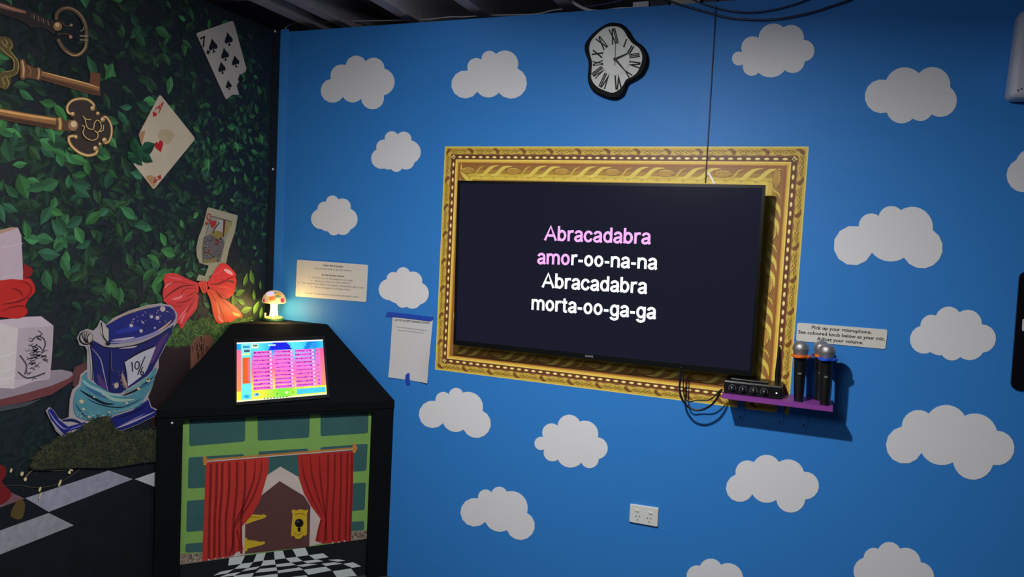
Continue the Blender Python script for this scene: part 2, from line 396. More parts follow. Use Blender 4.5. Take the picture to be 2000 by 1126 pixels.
for k in range(4):
    L = LEN[k]; per0 = 0.222; n = max(1, round((L - 0.2) / per0)); per = (L - 0.20) / n
    for i in range(n):
        s0 = 0.10 + i * per
        lf.poly(smap(k, s0, [(.058, .124), (.085, .118), (.105, .098), (.128, .083), (.165, .080), (.140, .089), (.122, .104), (.105, .121), (.085, .129)]), (206, 184, 82), h=0.0, smooth=3)
        lf.poly(smap(k, s0, [(.125, .124), (.150, .112), (.168, .094), (.190, .082), (.228, .084), (.200, .090), (.182, .102), (.165, .120), (.145, .129)]), (208, 186, 84), h=0.0, smooth=3)
        lf.stroke(smap(k, s0, [(.035, .122), (.060, .112), (.072, .094), (.092, .084)]), [0.002, .005, .006, .003], (196, 170, 72), h=0.0002)
        ey = smap(k, s0, [(-.018, .104), (-.004, .094), (.018, .089), (.042, .094), (.052, .104), (.040, .113), (.015, .117), (-.006, .114)])
        lf.poly(ey, (170, 132, 54), h=0.0002, smooth=3)
        for q in range(7): lf.ell(side(k, s0 - .006 + q * .0075, .0955 - .004 * math.sin(q / 6 * math.pi)), .0018, .0018, 0, (232, 212, 130), h=0.0005, n=8)
        lf.stroke(ey + [ey[0]], 0.0014, (112, 78, 32), h=0.0004)
        lf.stroke(smap(k, s0, [(.036, .100), (.046, .096), (.052, .104), (.044, .110), (.036, .106)]), 0.0014, (104, 72, 30), h=0.0006)
        for q in (.02, .075, .13, .19): lf.stroke(smap(k, s0, [(q, .131), (q + .008, .127), (q + .014, .131), (q + .006, .135)]), 0.0013, (140, 110, 44), h=0.0004)
lf.build('leaf_scroll', M_gold, fr, kind='stuff')

# ------------------------------------------------------------------ television
M_tvb = mat('tv_bezel', (16, 18, 20), 0.28, spec=0.5)
tl, bl = BACK.uv(895, 353), BACK.uv(884, 673)
TW, TH = 1.236, 0.702
TO = Vector((-0.7985, -0.092, 1.3875)); ang = math.radians(2.4)
TVP = Plane(TO, Vector((1, 0, 0.004)), Vector((0, -math.sin(ang), math.cos(ang))))
tv = empty('television', (TO.x, -0.09, 1.04), 'black flat screen television hung inside the gold frame showing song lyrics', 'television')
mt = TVP.mtx()
b = 0.011
MB().box((-TW/2, TH/2 - b, -0.012), (TW/2, TH/2, 0.003), mt).box((-TW/2, -TH/2, -0.012), (TW/2, -TH/2 + 0.020, 0.003), mt).box((-TW/2, -TH/2 + 0.02, -0.012), (-TW/2 + b, TH/2 - b, 0.003), mt).box((TW/2 - b, -TH/2 + 0.02, -0.012), (TW/2, TH/2 - b, 0.003), mt).build('bezel', M_tvb, tv)
MB().box((-TW/2 + 0.004, -TH/2 + 0.004, -0.022), (TW/2 - 0.004, TH/2 - 0.004, -0.0121), mt).box((-0.42, -0.30, -0.055), (0.42, 0.12, -0.0221), mt, 0.012).build('rear_housing', mat('tv_rear', (18, 18, 20), 0.6), tv)
MB().box((-TW/2 + b, -TH/2 + 0.02, -0.011), (TW/2 - b, TH/2 - b, 0.0), mt).build('screen', mat('tv_screen', (10, 10, 14), 0.16, spec=0.4, emit=(23, 25, 40), est=1.0), tv)
MB().box((-0.9, -0.0545, 1.25), (-0.7, 0, 1.45)).build('wall_mount', mat('mount_steel', (30, 30, 32), 0.5, metal=0.6), tv)

GLY = {  # bold sans letters as strokes: (width, [polylines]) in cap heights
 'A': (.86, [[(.06,0),(.43,.97),(.80,0)], [(.20,.34),(.66,.34)]]),
 'b': (.66, [[(.12,1.0),(.12,0)], 'o']), 'd': (.66, [[(.54,1.0),(.54,0)], 'o']), 'o': (.66, ['o']),
 'c': (.62, [[(.54,.50),(.47,.62),(.33,.68),(.20,.62),(.12,.48),(.10,.36),(.12,.22),(.20,.10),(.33,.05),(.47,.11),(.54,.24)]]),
 'r': (.46, [[(.12,.73),(.12,0)], [(.12,.44),(.18,.60),(.30,.67),(.44,.66)]]),
 'n': (.66, [[(.12,.73),(.12,0)], [(.12,.46),(.20,.62),(.35,.67),(.50,.60),(.54,.44),(.54,0)]]),
 'm': (.98, [[(.12,.73),(.12,0)], [(.12,.46),(.19,.61),(.31,.67),(.44,.61),(.49,.46),(.49,0)], [(.49,.46),(.56,.61),(.68,.67),(.81,.61),(.86,.46),(.86,0)]]),
 'a': (.62, [[(.11,.52),(.17,.63),(.32,.68),(.46,.62),(.50,.48),(.50,.14),(.56,0)], [(.50,.40),(.34,.36),(.16,.30),(.10,.18),(.17,.07),(.30,.05),(.43,.12),(.50,.24)]]),
 'g': (.66, [[(.54,.73),(.54,-.05),(.48,-.17),(.32,-.22),(.16,-.17),(.11,-.08)], 'o']),
 't': (.42, [[(.20,.92),(.20,.14),(.26,.05),(.38,.05)], [(.02,.66),(.38,.66)]]), '-': (.40, [[(.05,.32),(.35,.32)]])}
def lyric(art, t, Lp, Rp, cap, c):
    w = sum(GLY[ch][0] for ch in t) - .06; Lq, Rq = art.q(Lp), art.q(Rp); T0 = art.q((Lp[0], Lp[1] - cap)); dl = math.hypot(T0[0] - Lq[0], T0[1] - Lq[1])
    dx, dy = Rq[0] - Lq[0], Rq[1] - Lq[1]; dd = math.hypot(dx, dy); ex = (dx / w, dy / w); ey = (-dy / dd * dl, dx / dd * dl)
    sub = Art(art.pl, sc=None, h=art.h); x = -.03; sw = 0.168 * dl; hh = 0.0
    for ch in t:
        for pl_ in GLY[ch][1]:
            if pl_ == 'o': pl_ = [(.33 + .215 * math.sin(k * math.pi / 8), .365 + .305 * math.cos(k * math.pi / 8)) for k in range(18)]
            pts = [(Lq[0] + ex[0] * (x + a_) + ey[0] * b_, Lq[1] + ex[1] * (x + a_) + ey[1] * b_) for a_, b_ in pl_]
            sub.stroke(pts, sw, c, h=hh, smooth=3 if len(pts) > 3 else 0); hh += 0.00002
        x += GLY[ch][0]
    art.V, art.F, art.C = sub.V, sub.F, sub.C
def glow_text(name, rows, off, sc, col, strength, label=None):
    m = mat(name + str(col), (10, 10, 10), 0.5, emit=col, est=strength)
    for t, Lp, Rp, cap in rows:
        a = Art(TVP, off, sc, h=0.0008); lyric(a, t, Lp, Rp, cap, col); o = a.build(name, m, tv)
        if label: o['label'] = label
glow_text('lyric_line', [('Abracadabra', (222,248), (1280,292), 146), ('amo', (150,482), (475,497), 146)], (1020, 420), 5.118, (248, 178, 255), 1.05, 'lyric text in pink letters')
glow_text('lyric_line', [('r-oo-na-na', (487,498), (1345,545), 146), ('Abracadabra', (200,718), (1245,787), 146), ('morta-oo-ga-ga', (92,940), (1335,1040), 146)], (1020, 420), 5.118, (255, 255, 250), 1.3, 'lyric text in white letters')
a = Art(TVP, (1100, 670), 20, h=0.0036); a.text('SONIQ', (880, 520), (1190, 545), 70, (150, 150, 160), 0.02); a.build('brand_lettering', print_mat('grey_ink', 0.4), tv)
a = Art(TVP, (0, 0), 1, h=0.0); 

# short bright white strip above the television
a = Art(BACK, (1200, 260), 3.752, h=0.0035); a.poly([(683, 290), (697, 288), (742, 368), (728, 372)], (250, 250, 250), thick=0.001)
tag(a.build('white_strip', print_mat('strip_white', 0.4)), 'short thin white strip sticking out above the television', 'tape')

# ------------------------------------------------------------------ melting clock
ck = empty('wall_clock', (0, 0, 0), None); bpy.data.objects.remove(ck)
KO, KS = (1100, 20), 5.925
CKP = Plane((0, -0.028, 0), (1, 0, 0), (0, 0, 1))
cc = CKP.at(*(1100 + 600 / KS, 20 + 565 / KS))
ck = empty('wall_clock', cc, 'melting-shape wall clock with black rim and roman numerals near the ceiling', 'clock')
outer = [(590,140),(680,160),(750,220),(800,300),(850,360),(920,410),(972,500),(980,600),(950,690),(900,760),(820,810),(750,850),(720,920),(690,980),(620,1022),(540,1022),(440,990),(350,940),(300,870),(280,770),(290,660),(285,580),(250,480),(250,390),(300,310),(380,230),(470,170),(530,145)]
inner = [(560,182),(640,190),(700,235),(745,310),(800,380),(870,430),(910,500),(915,580),(890,660),(850,730),(790,775),(730,805),(700,860),(660,910),(610,945),(560,955),(480,930),(400,890),(345,835),(320,770),(325,680),(330,600),(310,520),(297,440),(310,370),(350,310),(420,240),(490,195)]
ap = Art(CKP, KO, KS)
oo = [ap.q(p) for p in catmull(outer, 4)]; ii = [ap.q(p) for p in catmull(inner, 4)]
bm_ = bmesh.new(); n = len(oo); hi_ = [CKP.pt(*p, 0.004) for p in offset_poly(oo, -0.006)]
R0 = [bm_.verts.new(BACK.pt(*p, 0.0015)) for p in oo]; R1 = [bm_.verts.new(CKP.pt(*p, -0.004)) for p in oo]; R2 = [bm_.verts.new(p) for p in hi_]
R3 = [bm_.verts.new(CKP.pt(*p, 0.004)) for p in ii]; R4 = [bm_.verts.new(CKP.pt(*p, -0.006)) for p in ii]
for A, B in ((R0, R1), (R1, R2), (R2, R3), (R3, R4)):
    for i in range(n): bm_.faces.new((A[i], A[(i+1) % n], B[(i+1) % n], B[i]))
bm_.faces.new(R0[::-1]); mb = MB(); mb.bm.free(); mb.bm = bm_
mb.build('rim', mat('clock_rim', (7, 9, 13), 0.6, spec=0.15), ck)
fa = Art(CKP, KO, KS, h=-0.0055); fa.poly(catmull(inner, 4), (226, 228, 224), h=0.0); fa.build('dial', print_mat('clock_paper', 0.6, var=0.02), ck)
nm = Art(CKP, KO, KS, h=-0.0045)
ctr = (600, 565); ink = (16, 18, 20)
NUM = [('XII', (598,375), (560,220), 82, None), ('I', (698,420), (728,335), 16, None), ('II', (755,490), (800,415), 40, None), ('III', (772,528), (875,512), 50, None), ('IV', (765,620), (880,635), 75, None),
       ('V', (708,690), (775,760), 60, None), ('VI', (630,760), (640,905), 80, None), ('VII', (510,745), (445,885), 85, None), ('VIII', (455,675), (350,755), 80, None), ('IX', (450,600), (345,612), 58, None), ('X', (445,515), (340,485), 75, None), ('XI', (485,430), (400,320), 70, None)]
for t, a0, a1, w, _ in NUM:
    dx, dy = a1[0] - a0[0], a1[1] - a0[1]; L = math.hypot(dx, dy); up = (dx / L, dy / L); rt = (-up[1], up[0])
    nm.text(t, (a0[0] - rt[0] * w / 2, a0[1] - rt[1] * w / 2), (a0[0] + rt[0] * w / 2, a0[1] + rt[1] * w / 2), L, ink, 0.045, h=0.0, up=up)
nm.build('numerals', print_mat('clock_ink', 0.6, var=0.0), ck, kind='stuff')
rg = Art(CKP, KO, KS, h=-0.0048)
rp = catmull([(600,375),(690,405),(745,480),(765,560),(740,650),(690,715),(600,750),(520,730),(465,660),(450,570),(460,480),(520,400)], 4); rg.stroke(rp + [rp[0]], 3, (150, 152, 150), h=0.0, smooth=0)
rg.build('inner_ring', print_mat('clock_grey', 0.6), ck)
def hand(name, p0, p1, w0, w1, hh, c=(14, 16, 18)):
    a = Art(CKP, KO, KS, h=hh); dx, dy = p1[0] - p0[0], p1[1] - p0[1]; L = math.hypot(dx, dy); nx, ny = -dy / L, dx / L
    a.poly([(p0[0]+nx*w0/2, p0[1]+ny*w0/2), (p1[0]+nx*w1/2, p1[1]+ny*w1/2), (p1[0]-nx*w1/2, p1[1]-ny*w1/2), (p0[0]-nx*w0/2, p0[1]-ny*w0/2)], c, h=0.0, thick=0.0008)
    a.build(name, _hm, ck)
_hm = print_mat('hand_black', 0.4, var=0.0)
hand('hour_hand', (580, 572), (757, 492), 30, 15, -0.002); hand('minute_hand', (588, 550), (722, 708), 28, 12, -0.0008); hand('second_hand', (597, 638), (604, 372), 5, 5, 0.0005)
MB().lathe([(0, -0.004), (0.0035, -0.004), (0.0035, 0.0018), (0, 0.0022)], Matrix.Translation(cc) @ Matrix.Rotation(math.pi / 2, 4, 'X'), 16).build('hub', mat('hub_black', (14, 14, 16), 0.3), ck)

# ------------------------------------------------------------------ signs
M_ink = print_mat('sign_ink', 0.5, var=0.0)
M_sign = mat('sign_plastic', (222, 220, 212), 0.4, var=0.02)
def rounded_quad(q, r, n=5):
    out = []
    for i in range(4):
        p = Vector(q[i]); a = (Vector(q[i - 1]) - p).normalized() * r; c = (Vector(q[(i + 1) % 4]) - p).normalized() * r
        for k in range(n + 1):
            t = k / n; out.append(tuple((1 - t) ** 2 * (p + a) + 2 * t * (1 - t) * p + t * t * (p + c)))
    return out
def sign(name, off, sc, quad, r, label, rows, cat='sign'):
    a = Art(BACK, off, sc); uv = [a.q(p) for p in quad]; c = sum((Vector(p) for p in uv), Vector((0, 0))) / 4
    e = empty(name, (c.x, 0, uv[3][1]), label, cat)
    MB().prism(rounded_quad(uv, r), 0.0004, 0.0034, BACK.mtx()).build('board', M_sign, e)
    for i, (t, Lp, Rp, cap, bold, col) in enumerate(rows):
        x = Art(BACK, off, sc, h=0.0037); x.text(t, Lp, Rp, cap, col, bold, h=0.0); x.build('text_line', M_ink, e)
    return e
K = (34, 34, 38); G = (88, 84, 82)
sign('microphone_sign', (1540, 620), 9.524, [(165,90),(1842,220),(1802,582),(143,425)], 0.008, 'white rounded sign above the microphones telling to pick up and adjust volume',
     [('Pick up your microphone.', (430,205), (1545,300), 60, 0.022, K), ('See coloured knob below as your mic.', (180,288), (1797,425), 60, 0.022, K), ('Adjust your volume.', (525,415), (1393,492), 60, 0.022, K)])
sign('instruction_sign', (570, 500), 11.2625, [(125,75),(1682,190),(1640,1007),(90,880)], 0.008, 'white rounded sign with small print on the blue wall beside the mushroom lamp',
     [('Using the Karaoke', (700,215), (1132,248), 42, 0.018, K), ('Scan the QR code to see the song list.', (515,282), (1325,332), 36, 0.0, G), ('On the karaoke machine', (665,425), (1162,460), 40, 0.015, K),
      ('1.   Use the icons to see categories or songs.', (388,472), (1352,553), 36, 0.0, G), ('2.   When you select your song, confirm it.', (435,552), (1312,612), 36, 0.0, G),
      ('3.   Your song will be added to the queue in the bottom right corner', (150,590), (1602,712), 36, 0.0, G), ('4.   Words will appear on the large screen.', (435,686), (1290,752), 36, 0.0, G),
      ('Search: You can search a song using the search button', (308,820), (1492,912), 36, 0.0, G)])
# paper sheet held with painter's tape
po, ps = (740, 600), 7.0333
a = Art(BACK, po, ps); pe = empty('paper_notice', BACK.at(798, 745), 'white paper notice held by blue tape on the blue wall left of the gold frame', 'notice')
nx_, ny_ = 8, 12
bm_ = bmesh.new(); Q = [(190,130),(745,165),(680,1037),(135,955)]; g = []
for j in range(ny_ + 1):
    row = []
    for i in range(nx_ + 1):
        x, y = i / nx_, j / ny_
        p = [Q[0][k]*(1-x)*(1-y)+Q[1][k]*x*(1-y)+Q[2][k]*x*y+Q[3][k]*(1-x)*y for k in (0, 1)]; u, v = a.q(p)
        hgt = 0.0012 + 0.010 * max(0, (x - 0.75) / 0.25) ** 2 * max(0, 1.0 - abs(y - 0.75) * 1.2) + 0.004 * max(0, (y - .85) / .15) * abs(x - .5) * 2
        row.append(bm_.verts.new(BACK.pt(u, v, hgt)))
    g.append(row)
for j in range(ny_):
    for i in range(nx_): bm_.faces.new((g[j][i], g[j + 1][i], g[j + 1][i + 1], g[j][i + 1]))
mb = MB(); mb.bm.free(); mb.bm = bm_; po_ = mb.build('sheet', mat('paper', (216, 216, 218), 0.7, var=0.02), pe, True)
for t, Lp, Rp, cap, bold, col in [('LIST OF LATEST KARAOKE SONGS', (222,180), (698,226), 24, 0.01, K), ('To view our full karaoke song list, please scan', (230,268), (672,322), 14, 0, G), ('the code with the camera of your phone', (268,315), (620,355), 14, 0, G)]:
    x = Art(BACK, po, ps, h=0.0030); x.text(t, Lp, Rp, cap, col, bold, h=0.0); x.build('text_line', M_ink, pe)
M_tape = print_mat('blue_tape', 0.5, var=0.06)
for P in ([(92,122),(128,58),(440,92),(758,132),(748,168),(716,190),(440,155),(190,128)], [(372,925),(398,902),(426,896),(434,1062),(408,1054),(385,1066),(368,985)]):
    x = Art(BACK, po, ps, h=0.0045); x.poly(P, (36, 78, 190), thick=0.0004, h=0.0); x.build('tape', M_tape, pe, label='strip of blue painter tape')

# ------------------------------------------------------------------ power outlet
a = Art(BACK, (1200, 960), 12.508); quad = [a.q(p) for p in [(395,280),(1090,385),(1067,840),(370,715)]]
ou = empty('power_outlet', BACK.at(1258, 1010), 'white double power outlet low on the blue wall', 'power outlet')
M_pl = mat('white_plastic', (226, 226, 222), 0.35)
bm_ = bmesh.new(); base = [bm_.verts.new(BACK.pt(u, v, 0.0)) for u, v in rounded_quad(quad, 0.004, 3)]; mid = [bm_.verts.new(BACK.pt(u, v, 0.007)) for u, v in rounded_quad(quad, 0.004, 3)]
c0 = sum((Vector(q_) for q_ in quad), Vector((0, 0))) / 4; inn = [tuple(c0 + (Vector(q_) - c0) * 0.95) for q_ in quad]; top = [bm_.verts.new(BACK.pt(u, v, 0.010)) for u, v in rounded_quad(inn, 0.004, 3)]
n = len(base)
for A, B in ((base, mid), (mid, top)):
    for i in range(n): bm_.faces.new((A[i], A[(i+1) % n], B[(i+1) % n], B[i]))
bm_.faces.new(top); bm_.faces.new(base[::-1]); mb = MB(); mb.bm.free(); mb.bm = bm_; mb.build('cover_plate', M_pl, ou)
for p in ((568, 428), (895, 485)):
    w = BACK.at(1200 + p[0] / 12.508, 960 + p[1] / 12.508)
    MB().box((-0.0075, -0.0135, -0.005), (0.0075, -0.0095, 0.005), Matrix.Translation(w) @ Matrix.Rotation(0.09, 4, 'Y') @ Matrix.Rotation(0.25, 4, 'X'), 0.001).build('rocker_switch', M_pl, ou)
for p, rt in (((545,572), 35), ((622,580), -35), ((580,662), 0), ((820,622), 35), ((903,632), -35), ((858,712), 0)):
    w = BACK.at(1200 + p[0] / 12.508, 960 + p[1] / 12.508)
    MB().box((-0.0013, -0.0104, -0.0035), (0.0013, -0.0098, 0.0035), Matrix.Translation(w) @ Matrix.Rotation(math.radians(rt), 4, 'Y')).build('socket_slot', mat('slot_dark', (50, 50, 50), 0.8), ou)

# ------------------------------------------------------------------ purple shelf with mixer and microphones
SY = -0.150; SHP = Plane((0, SY, 0), (1, 0, 0), (0, 0, 1))
pa, pb = SHP.at(1410, 771), SHP.at(1627, 794)
zt = (pa.z + pb.z) / 2 + 0.002; x0, x1 = pa.x, pb.x
sh = empty('wall_shelf', ((x0 + x1) / 2, 0, zt - 0.02), 'narrow purple wall shelf under the lower right corner of the gold frame', 'shelf')
mics = [(SHP.at(1560, 780).x, -0.112, 'orange'), (SHP.at(1603, 780).x - 0.002, -0.044, 'orange2'), (SHP.at(1611, 790).x, -0.124, 'blue')]
def slot_outline():
    pts = [(x0, 0), (x0, SY), (x1, SY), (x1, 0)]
    for mx, my, k in sorted(mics, key=lambda m: -m[0]):
        r = 0.0165; seq = [(mx + 0.0004, 0)] + [(mx + 0.0004 if i == 0 else mx + r * math.sin(2 * math.pi * i / 20), my + r * math.cos(2 * math.pi * i / 20)) for i in range(0, 20)] + [(mx - 0.0004, my + r), (mx - 0.0004, 0)]
        pts += seq
    return pts
MB().prism(slot_outline(), zt - 0.017, zt).build('shelf_board', mat('purple_board', (138, 62, 152), 0.45, var=0.04), sh)
for px in (1446, 1524, 1571):
    x = BACK.at(px, 810).x; MB().box((x - 0.013, -0.004, zt - 0.115), (x + 0.013, -0.0005, zt - 0.0175)).box((x - 0.013, -0.11, zt - 0.0205), (x + 0.013, -0.004, zt - 0.0175)).build('bracket', M_blue, sh)
    MB().lathe([(0, 0), (0.003, 0), (0.003, 0.0015), (0, 0.002)], Matrix.Translation((x, -0.004, zt - 0.107)) @ Matrix.Rotation(math.pi / 2, 4, 'X'), 12).build('bracket_screw', mat('screw_dark', (25, 25, 30), 0.5), sh)
# mixer
MP = Plane((0, -0.128, 0), (1, 0, 0), (0, 0, 1)); m0, m1 = MP.at(1413, 760).x, MP.at(1527, 768).x; mh = 0.047
mx_ = empty('karaoke_mixer', ((m0 + m1) / 2, -0.07, zt), 'small black audio mixer with four dials on the purple shelf', 'audio mixer')
M_mb = mat('mixer_black', (15, 16, 18), 0.35, bump=0.1, bscale=200)
MB().box((m0, -0.126, zt + 0.004), (m1, -0.012, zt + mh), None, 0.003).build('case', M_mb, mx_)
MB().box((m0 + 0.002, -0.1295, zt + 0.003), (m1 - 0.002, -0.1262, zt + mh - 0.004), None, 0.001).build('front_plate', mat('mixer_front', (20, 21, 24), 0.3), mx_)
MB().box((m0 + 0.02, -0.10, zt + mh + 0.0001), (m1 - 0.05, -0.03, zt + mh + 0.006), None, 0.002).build('top_cover', M_mb, mx_)
for i, xx in enumerate((168, 285, 400, 515)):
    w = MP.at(1400 + xx / 5.63, 640 + (690 + i * 14) / 5.63)
    k = MB().lathe([(0, 0), (0.0095, 0), (0.0085, 0.012), (0.007, 0.0135), (0, 0.0138)], Matrix.Translation((w.x, -0.1296, zt + 0.022)) @ Matrix.Rotation(math.pi / 2, 4, 'X'), 24).build('volume_knob', mat('knob_black', (26, 27, 30), 0.4), mx_, True)
    aa = math.radians(-12 + i * 8); MB().box((-0.0009, -0.0008, 0.001), (0.0009, 0, 0.0075), Matrix.Translation((w.x, -0.1434, zt + 0.022)) @ Matrix.Rotation(aa, 4, 'Y')).build('pointer_mark', mat('mark_white', (225, 225, 225), 0.4), k)
    kp = Plane((0, -0.1297, 0), (1, 0, 0), (0, 0, 1)); ar = Art(kp, sc=None, h=0.0)
    ar.stroke([(w.x + 0.0125 * math.sin(math.radians(t)), zt + 0.022 + 0.0125 * math.cos(math.radians(t))) for t in range(-130, 131, 13)], 0.0007, (150, 150, 150), h=0.0, smooth=0); ar.build('dial_ring', M_ink, mx_)
MB().lathe([(0, 0), (0.003, 0), (0.0025, 0.001), (0, 0.0015)], Matrix.Translation((m1 - 0.018, -0.1296, zt + 0.022)) @ Matrix.Rotation(math.pi / 2, 4, 'X'), 14).build('power_light', mat('led_white', (200, 200, 200), 0.3, emit=(235, 240, 255), est=0.9), mx_)
AP = Plane((0, -0.02, 0), (1, 0, 0), (0, 0, 1))
w0, w1 = AP.at(1517, 752), AP.at(1522, 677)
MB().tube([(w0.x, -0.006, zt + mh), (w0.x, -0.006, zt + mh + 0.03), (w0.x * .4 + w1.x * .6, -0.006, w1.z - 0.05), (w1.x, -0.006, w1.z)], 0.005, 12, [0.0095, 0.0105, 0.0075, 0.0035]).build('antenna', M_mb, mx_, True)
# microphones
M_grill = mat('mic_grille', (168, 168, 172), 0.36, metal=0.75, bump=0.5, bscale=420)
M_mic = mat('mic_body', (13, 14, 16), 0.45)
def mic(x, y, zb, ring, label, rot=0.0):
    e = empty('microphone', (x, y, zb), label, 'microphone', 'handheld microphones standing on the purple shelf'); T = Matrix.Translation((x, y, zb)) @ Matrix.Rotation(-0.03, 4, 'Y') @ Matrix.Diagonal((1, 1, 0.895, 1))
    MB().lathe([(0, 0), (0.0125, 0), (0.0145, 0.004), (0.0155, 0.03), (0.0175, 0.06), (0.0195, 0.12), (0.0205, 0.19), (0.0235, 0.205), (0.0235, 0.212), (0, 0.212)], T, 32).build('handle', M_mic, e, True)
    R = 0.0275; c = 0.236
    MB().lathe([(0, 0.2121)] + [(0.0235, 0.2121), (0.0255, 0.222), (0.0272, 0.230)] + [(0.0275, 0.233), (0.0288, 0.2335), (0.0288, 0.2385), (0.0275, 0.239)] + [(R * math.cos(t * math.pi / 20), 0.239 + R * 1.02 * math.sin(t * math.pi / 20)) for t in range(1, 11)], T, 36).build('grille_head', M_grill, e, True)
    prof = [(0.032 + 0.006 * math.cos(3 * (t * 2 * math.pi / 48)), t * 2 * math.pi / 48) for t in range(48)]
    bm = bmesh.new(); n = 48; ins = 0.0205
    rings = []
    for rad, z in ((0, 0.200), (1, 0.203), (1, 0.209), (0, 0.2118)):
        rings.append([bm.verts.new(T @ Vector(((r_ if rad else 0.0242) * math.cos(t + rot), (r_ if rad else 0.0242) * math.sin(t + rot), z))) for r_, t in prof])
    for A, B in zip(rings, rings[1:] + rings[:1]):
        for i in range(n): bm.faces.new((A[i], A[(i+1) % n], B[(i+1) % n], B[i]))
    q = MB(); q.bm.free(); q.bm = bm
    if ring == 'blue': q.build('anti_roll_ring', mat('blue_rubber', (24, 84, 220), 0.5), e, False)['label'] = 'blue rubber ring under the head'
    else: q.build('anti_roll_ring', mat('orange_rubber', (255, 116, 20), 0.5), e, False)['label'] = 'orange rubber ring under the head'
    MB().box((-0.006, -0.0212, 0.135), (0.006, -0.0195, 0.142), T).build('switch', mat('mic_mark', (110, 112, 116), 0.4), e)
mic(mics[0][0], mics[0][1], zt - 0.022, 'orange', 'black handheld microphone with orange ring, standing alone next to the mixer', 0.25)
mic(mics[1][0], mics[1][1], zt - 0.022, 'orange2', 'black microphone with orange ring standing behind the blue-ringed one', 0.3)
mic(mics[2][0], mics[2][1], zt - 0.022, 'blue', 'black handheld microphone with blue ring at the shelf end', 0.15)
# cables from the television to the mixer
M_cab = mat('black_cable', (16, 16, 18), 0.4)
CP = Plane((0, -0.085, 0), (1, 0, 0), (0, 0, 1))
def cable(pts, r, name, label, m=M_cab, off=(1280, 600), sc=3.754, P=CP, ys=None):
    pp = catmull(pts, 8, False); w = [P.at(off[0] + p[0] / sc, off[1] + p[1] / sc) for p in pp]
    if ys:
        for i, q in enumerate(w): t = i / (len(w) - 1) * (len(ys) - 1); k = min(int(t), len(ys) - 2); q.y = ys[k] + (ys[k + 1] - ys[k]) * (t - k)
    return tag(MB().tube(w, r, 8).build(name, m, None, True), label, 'cable')
cable([(186,440),(183,520),(178,600),(195,670),(250,735),(330,752),(410,715),(455,660),(478,612),(492,600)], 0.0042, 'power_cable', 'thick black cable looping lowest from the television to the mixer')
cable([(206,440),(204,520),(203,600),(215,665),(245,690),(300,685),(380,683),(430,655),(470,612),(492,604)], 0.0026, 'audio_cable', 'thin black cable looping under the television beside the thicker one', ys=[-0.078, -0.078])
# thin dark line running down the wall to the television
p0, p1, p2 = BACK.at(1399, 12, .004), BACK.at(1388, 190, .004), BACK.at(1378, 357, .004)
tag(MB().tube([p0, p1, p2], 0.0022, 6).build('dark_line', mat('line_dark', (14, 22, 60), 0.5)), 'thin dark line running straight down the wall to the television top', 'wire')

# ------------------------------------------------------------------ right edge: pale box and black panel
RP = Plane((0, -0.10, 0), (1, 0, 0), (0, 0, 1))
A_, B_, C_ = RP.uv(1990, 30), RP.uv(1973, 183), RP.uv(1975, 190)
zT, zB = RP.uv(1996, 22)[1], C_[1]
xs = RP.uv(1973, 180)[0]
bx = MB(); bx.box((xs, -0.10, zB), (xs + 0.42, -0.001, zT + 0.012), None, 0.020, 4)
for v in bx.bm.verts: v.co.x += (v.co.z - zB) * 0.035 * (xs + 0.42 - v.co.x) / 0.42; v.co.y += max(0, (v.co.z - zB)) * 0.06 if v.co.y < -0.05 else 0
hb = empty('wall_heater', (xs + 0.2, 0, zB), 'pale grey rounded box mounted high on the blue wall at the right edge', 'wall box')
bx.build('housing', mat('pale_grey', (190, 194, 204), 0.5, var=0.06, bscale=20), hb, True)
for k in range(3): MB().lathe([(0, 0), (0.003, 0), (0.002, 0.001), (0, 0.001)], Matrix.Translation((xs + 0.022 + 0.009 * k, -0.0985, zB + 0.022 + 0.004 * k)) @ Matrix.Rotation(math.pi / 2, 4, 'X'), 8).build('screw', mat('dark_mark', (60, 50, 56), 0.6), hb)
PP = Plane((0, -0.012, 0), (1, 0, 0), (0, 0, 1))
tlq, blq = PP.uv(1992, 530), PP.uv(1974, 759)
pn = empty('wall_panel', (blq[0] + 0.15, 0, blq[1]), 'black rounded panel with a small white tag at the right edge of the blue wall', 'panel')
MB().prism(rounded_quad([(tlq[0], tlq[1]), (tlq[0] + 0.30, tlq[1]), (blq[0] + 0.30, blq[1]), (blq[0], blq[1])], 0.022), -0.0115, 0.0, PP.mtx()).build('panel_board', mat('panel_black', (14, 14, 18), 0.3), pn)
t0 = PP.uv(1997, 622); t1 = PP.uv(1996, 646)
MB().prism(rounded_quad([(t0[0], t0[1]), (t0[0] + 0.12, t0[1]), (t1[0] + 0.12, t1[1]), (t1[0], t1[1])], 0.006), 0.0001, 0.001, PP.mtx()).build('white_tag', mat('tag_white', (220, 220, 222), 0.5), pn)

# ------------------------------------------------------------------ cables and odds on top of the blue wall
TPp = Plane((0, 0.03, 0), (1, 0, 0), (0, 0, 1)); FPp = Plane((0, -0.012, 0), (1, 0, 0), (0, 0, 1))
M_wc = mat('white_cable', (190, 190, 194), 0.5); M_bc = mat('navy_cable', (14, 24, 62), 0.45)
cable([(555,64),(560,52),(575,46),(600,45),(640,44),(700,41),(760,40),(830,38),(880,33),(905,33),(950,30),(1000,29),(1050,27),(1080,20),(1110,17)], 0.0030, 'white_cable', 'thin pale cable lying along the top edge of the blue wall', M_wc, (0, 0), 1, Plane((0, 0.12, 0), (1, 0, 0), (0, 0, 1)))
cable([(1100,-6),(1118,4),(1135,14),(1155,21),(1180,22),(1205,18),(1236,17)], 0.0065, 'white_cable', 'thick white cable drooping left of the white junction box above the wall', mat('white_cable_2', (206, 204, 206), 0.5), (0, 0), 1, TPp)
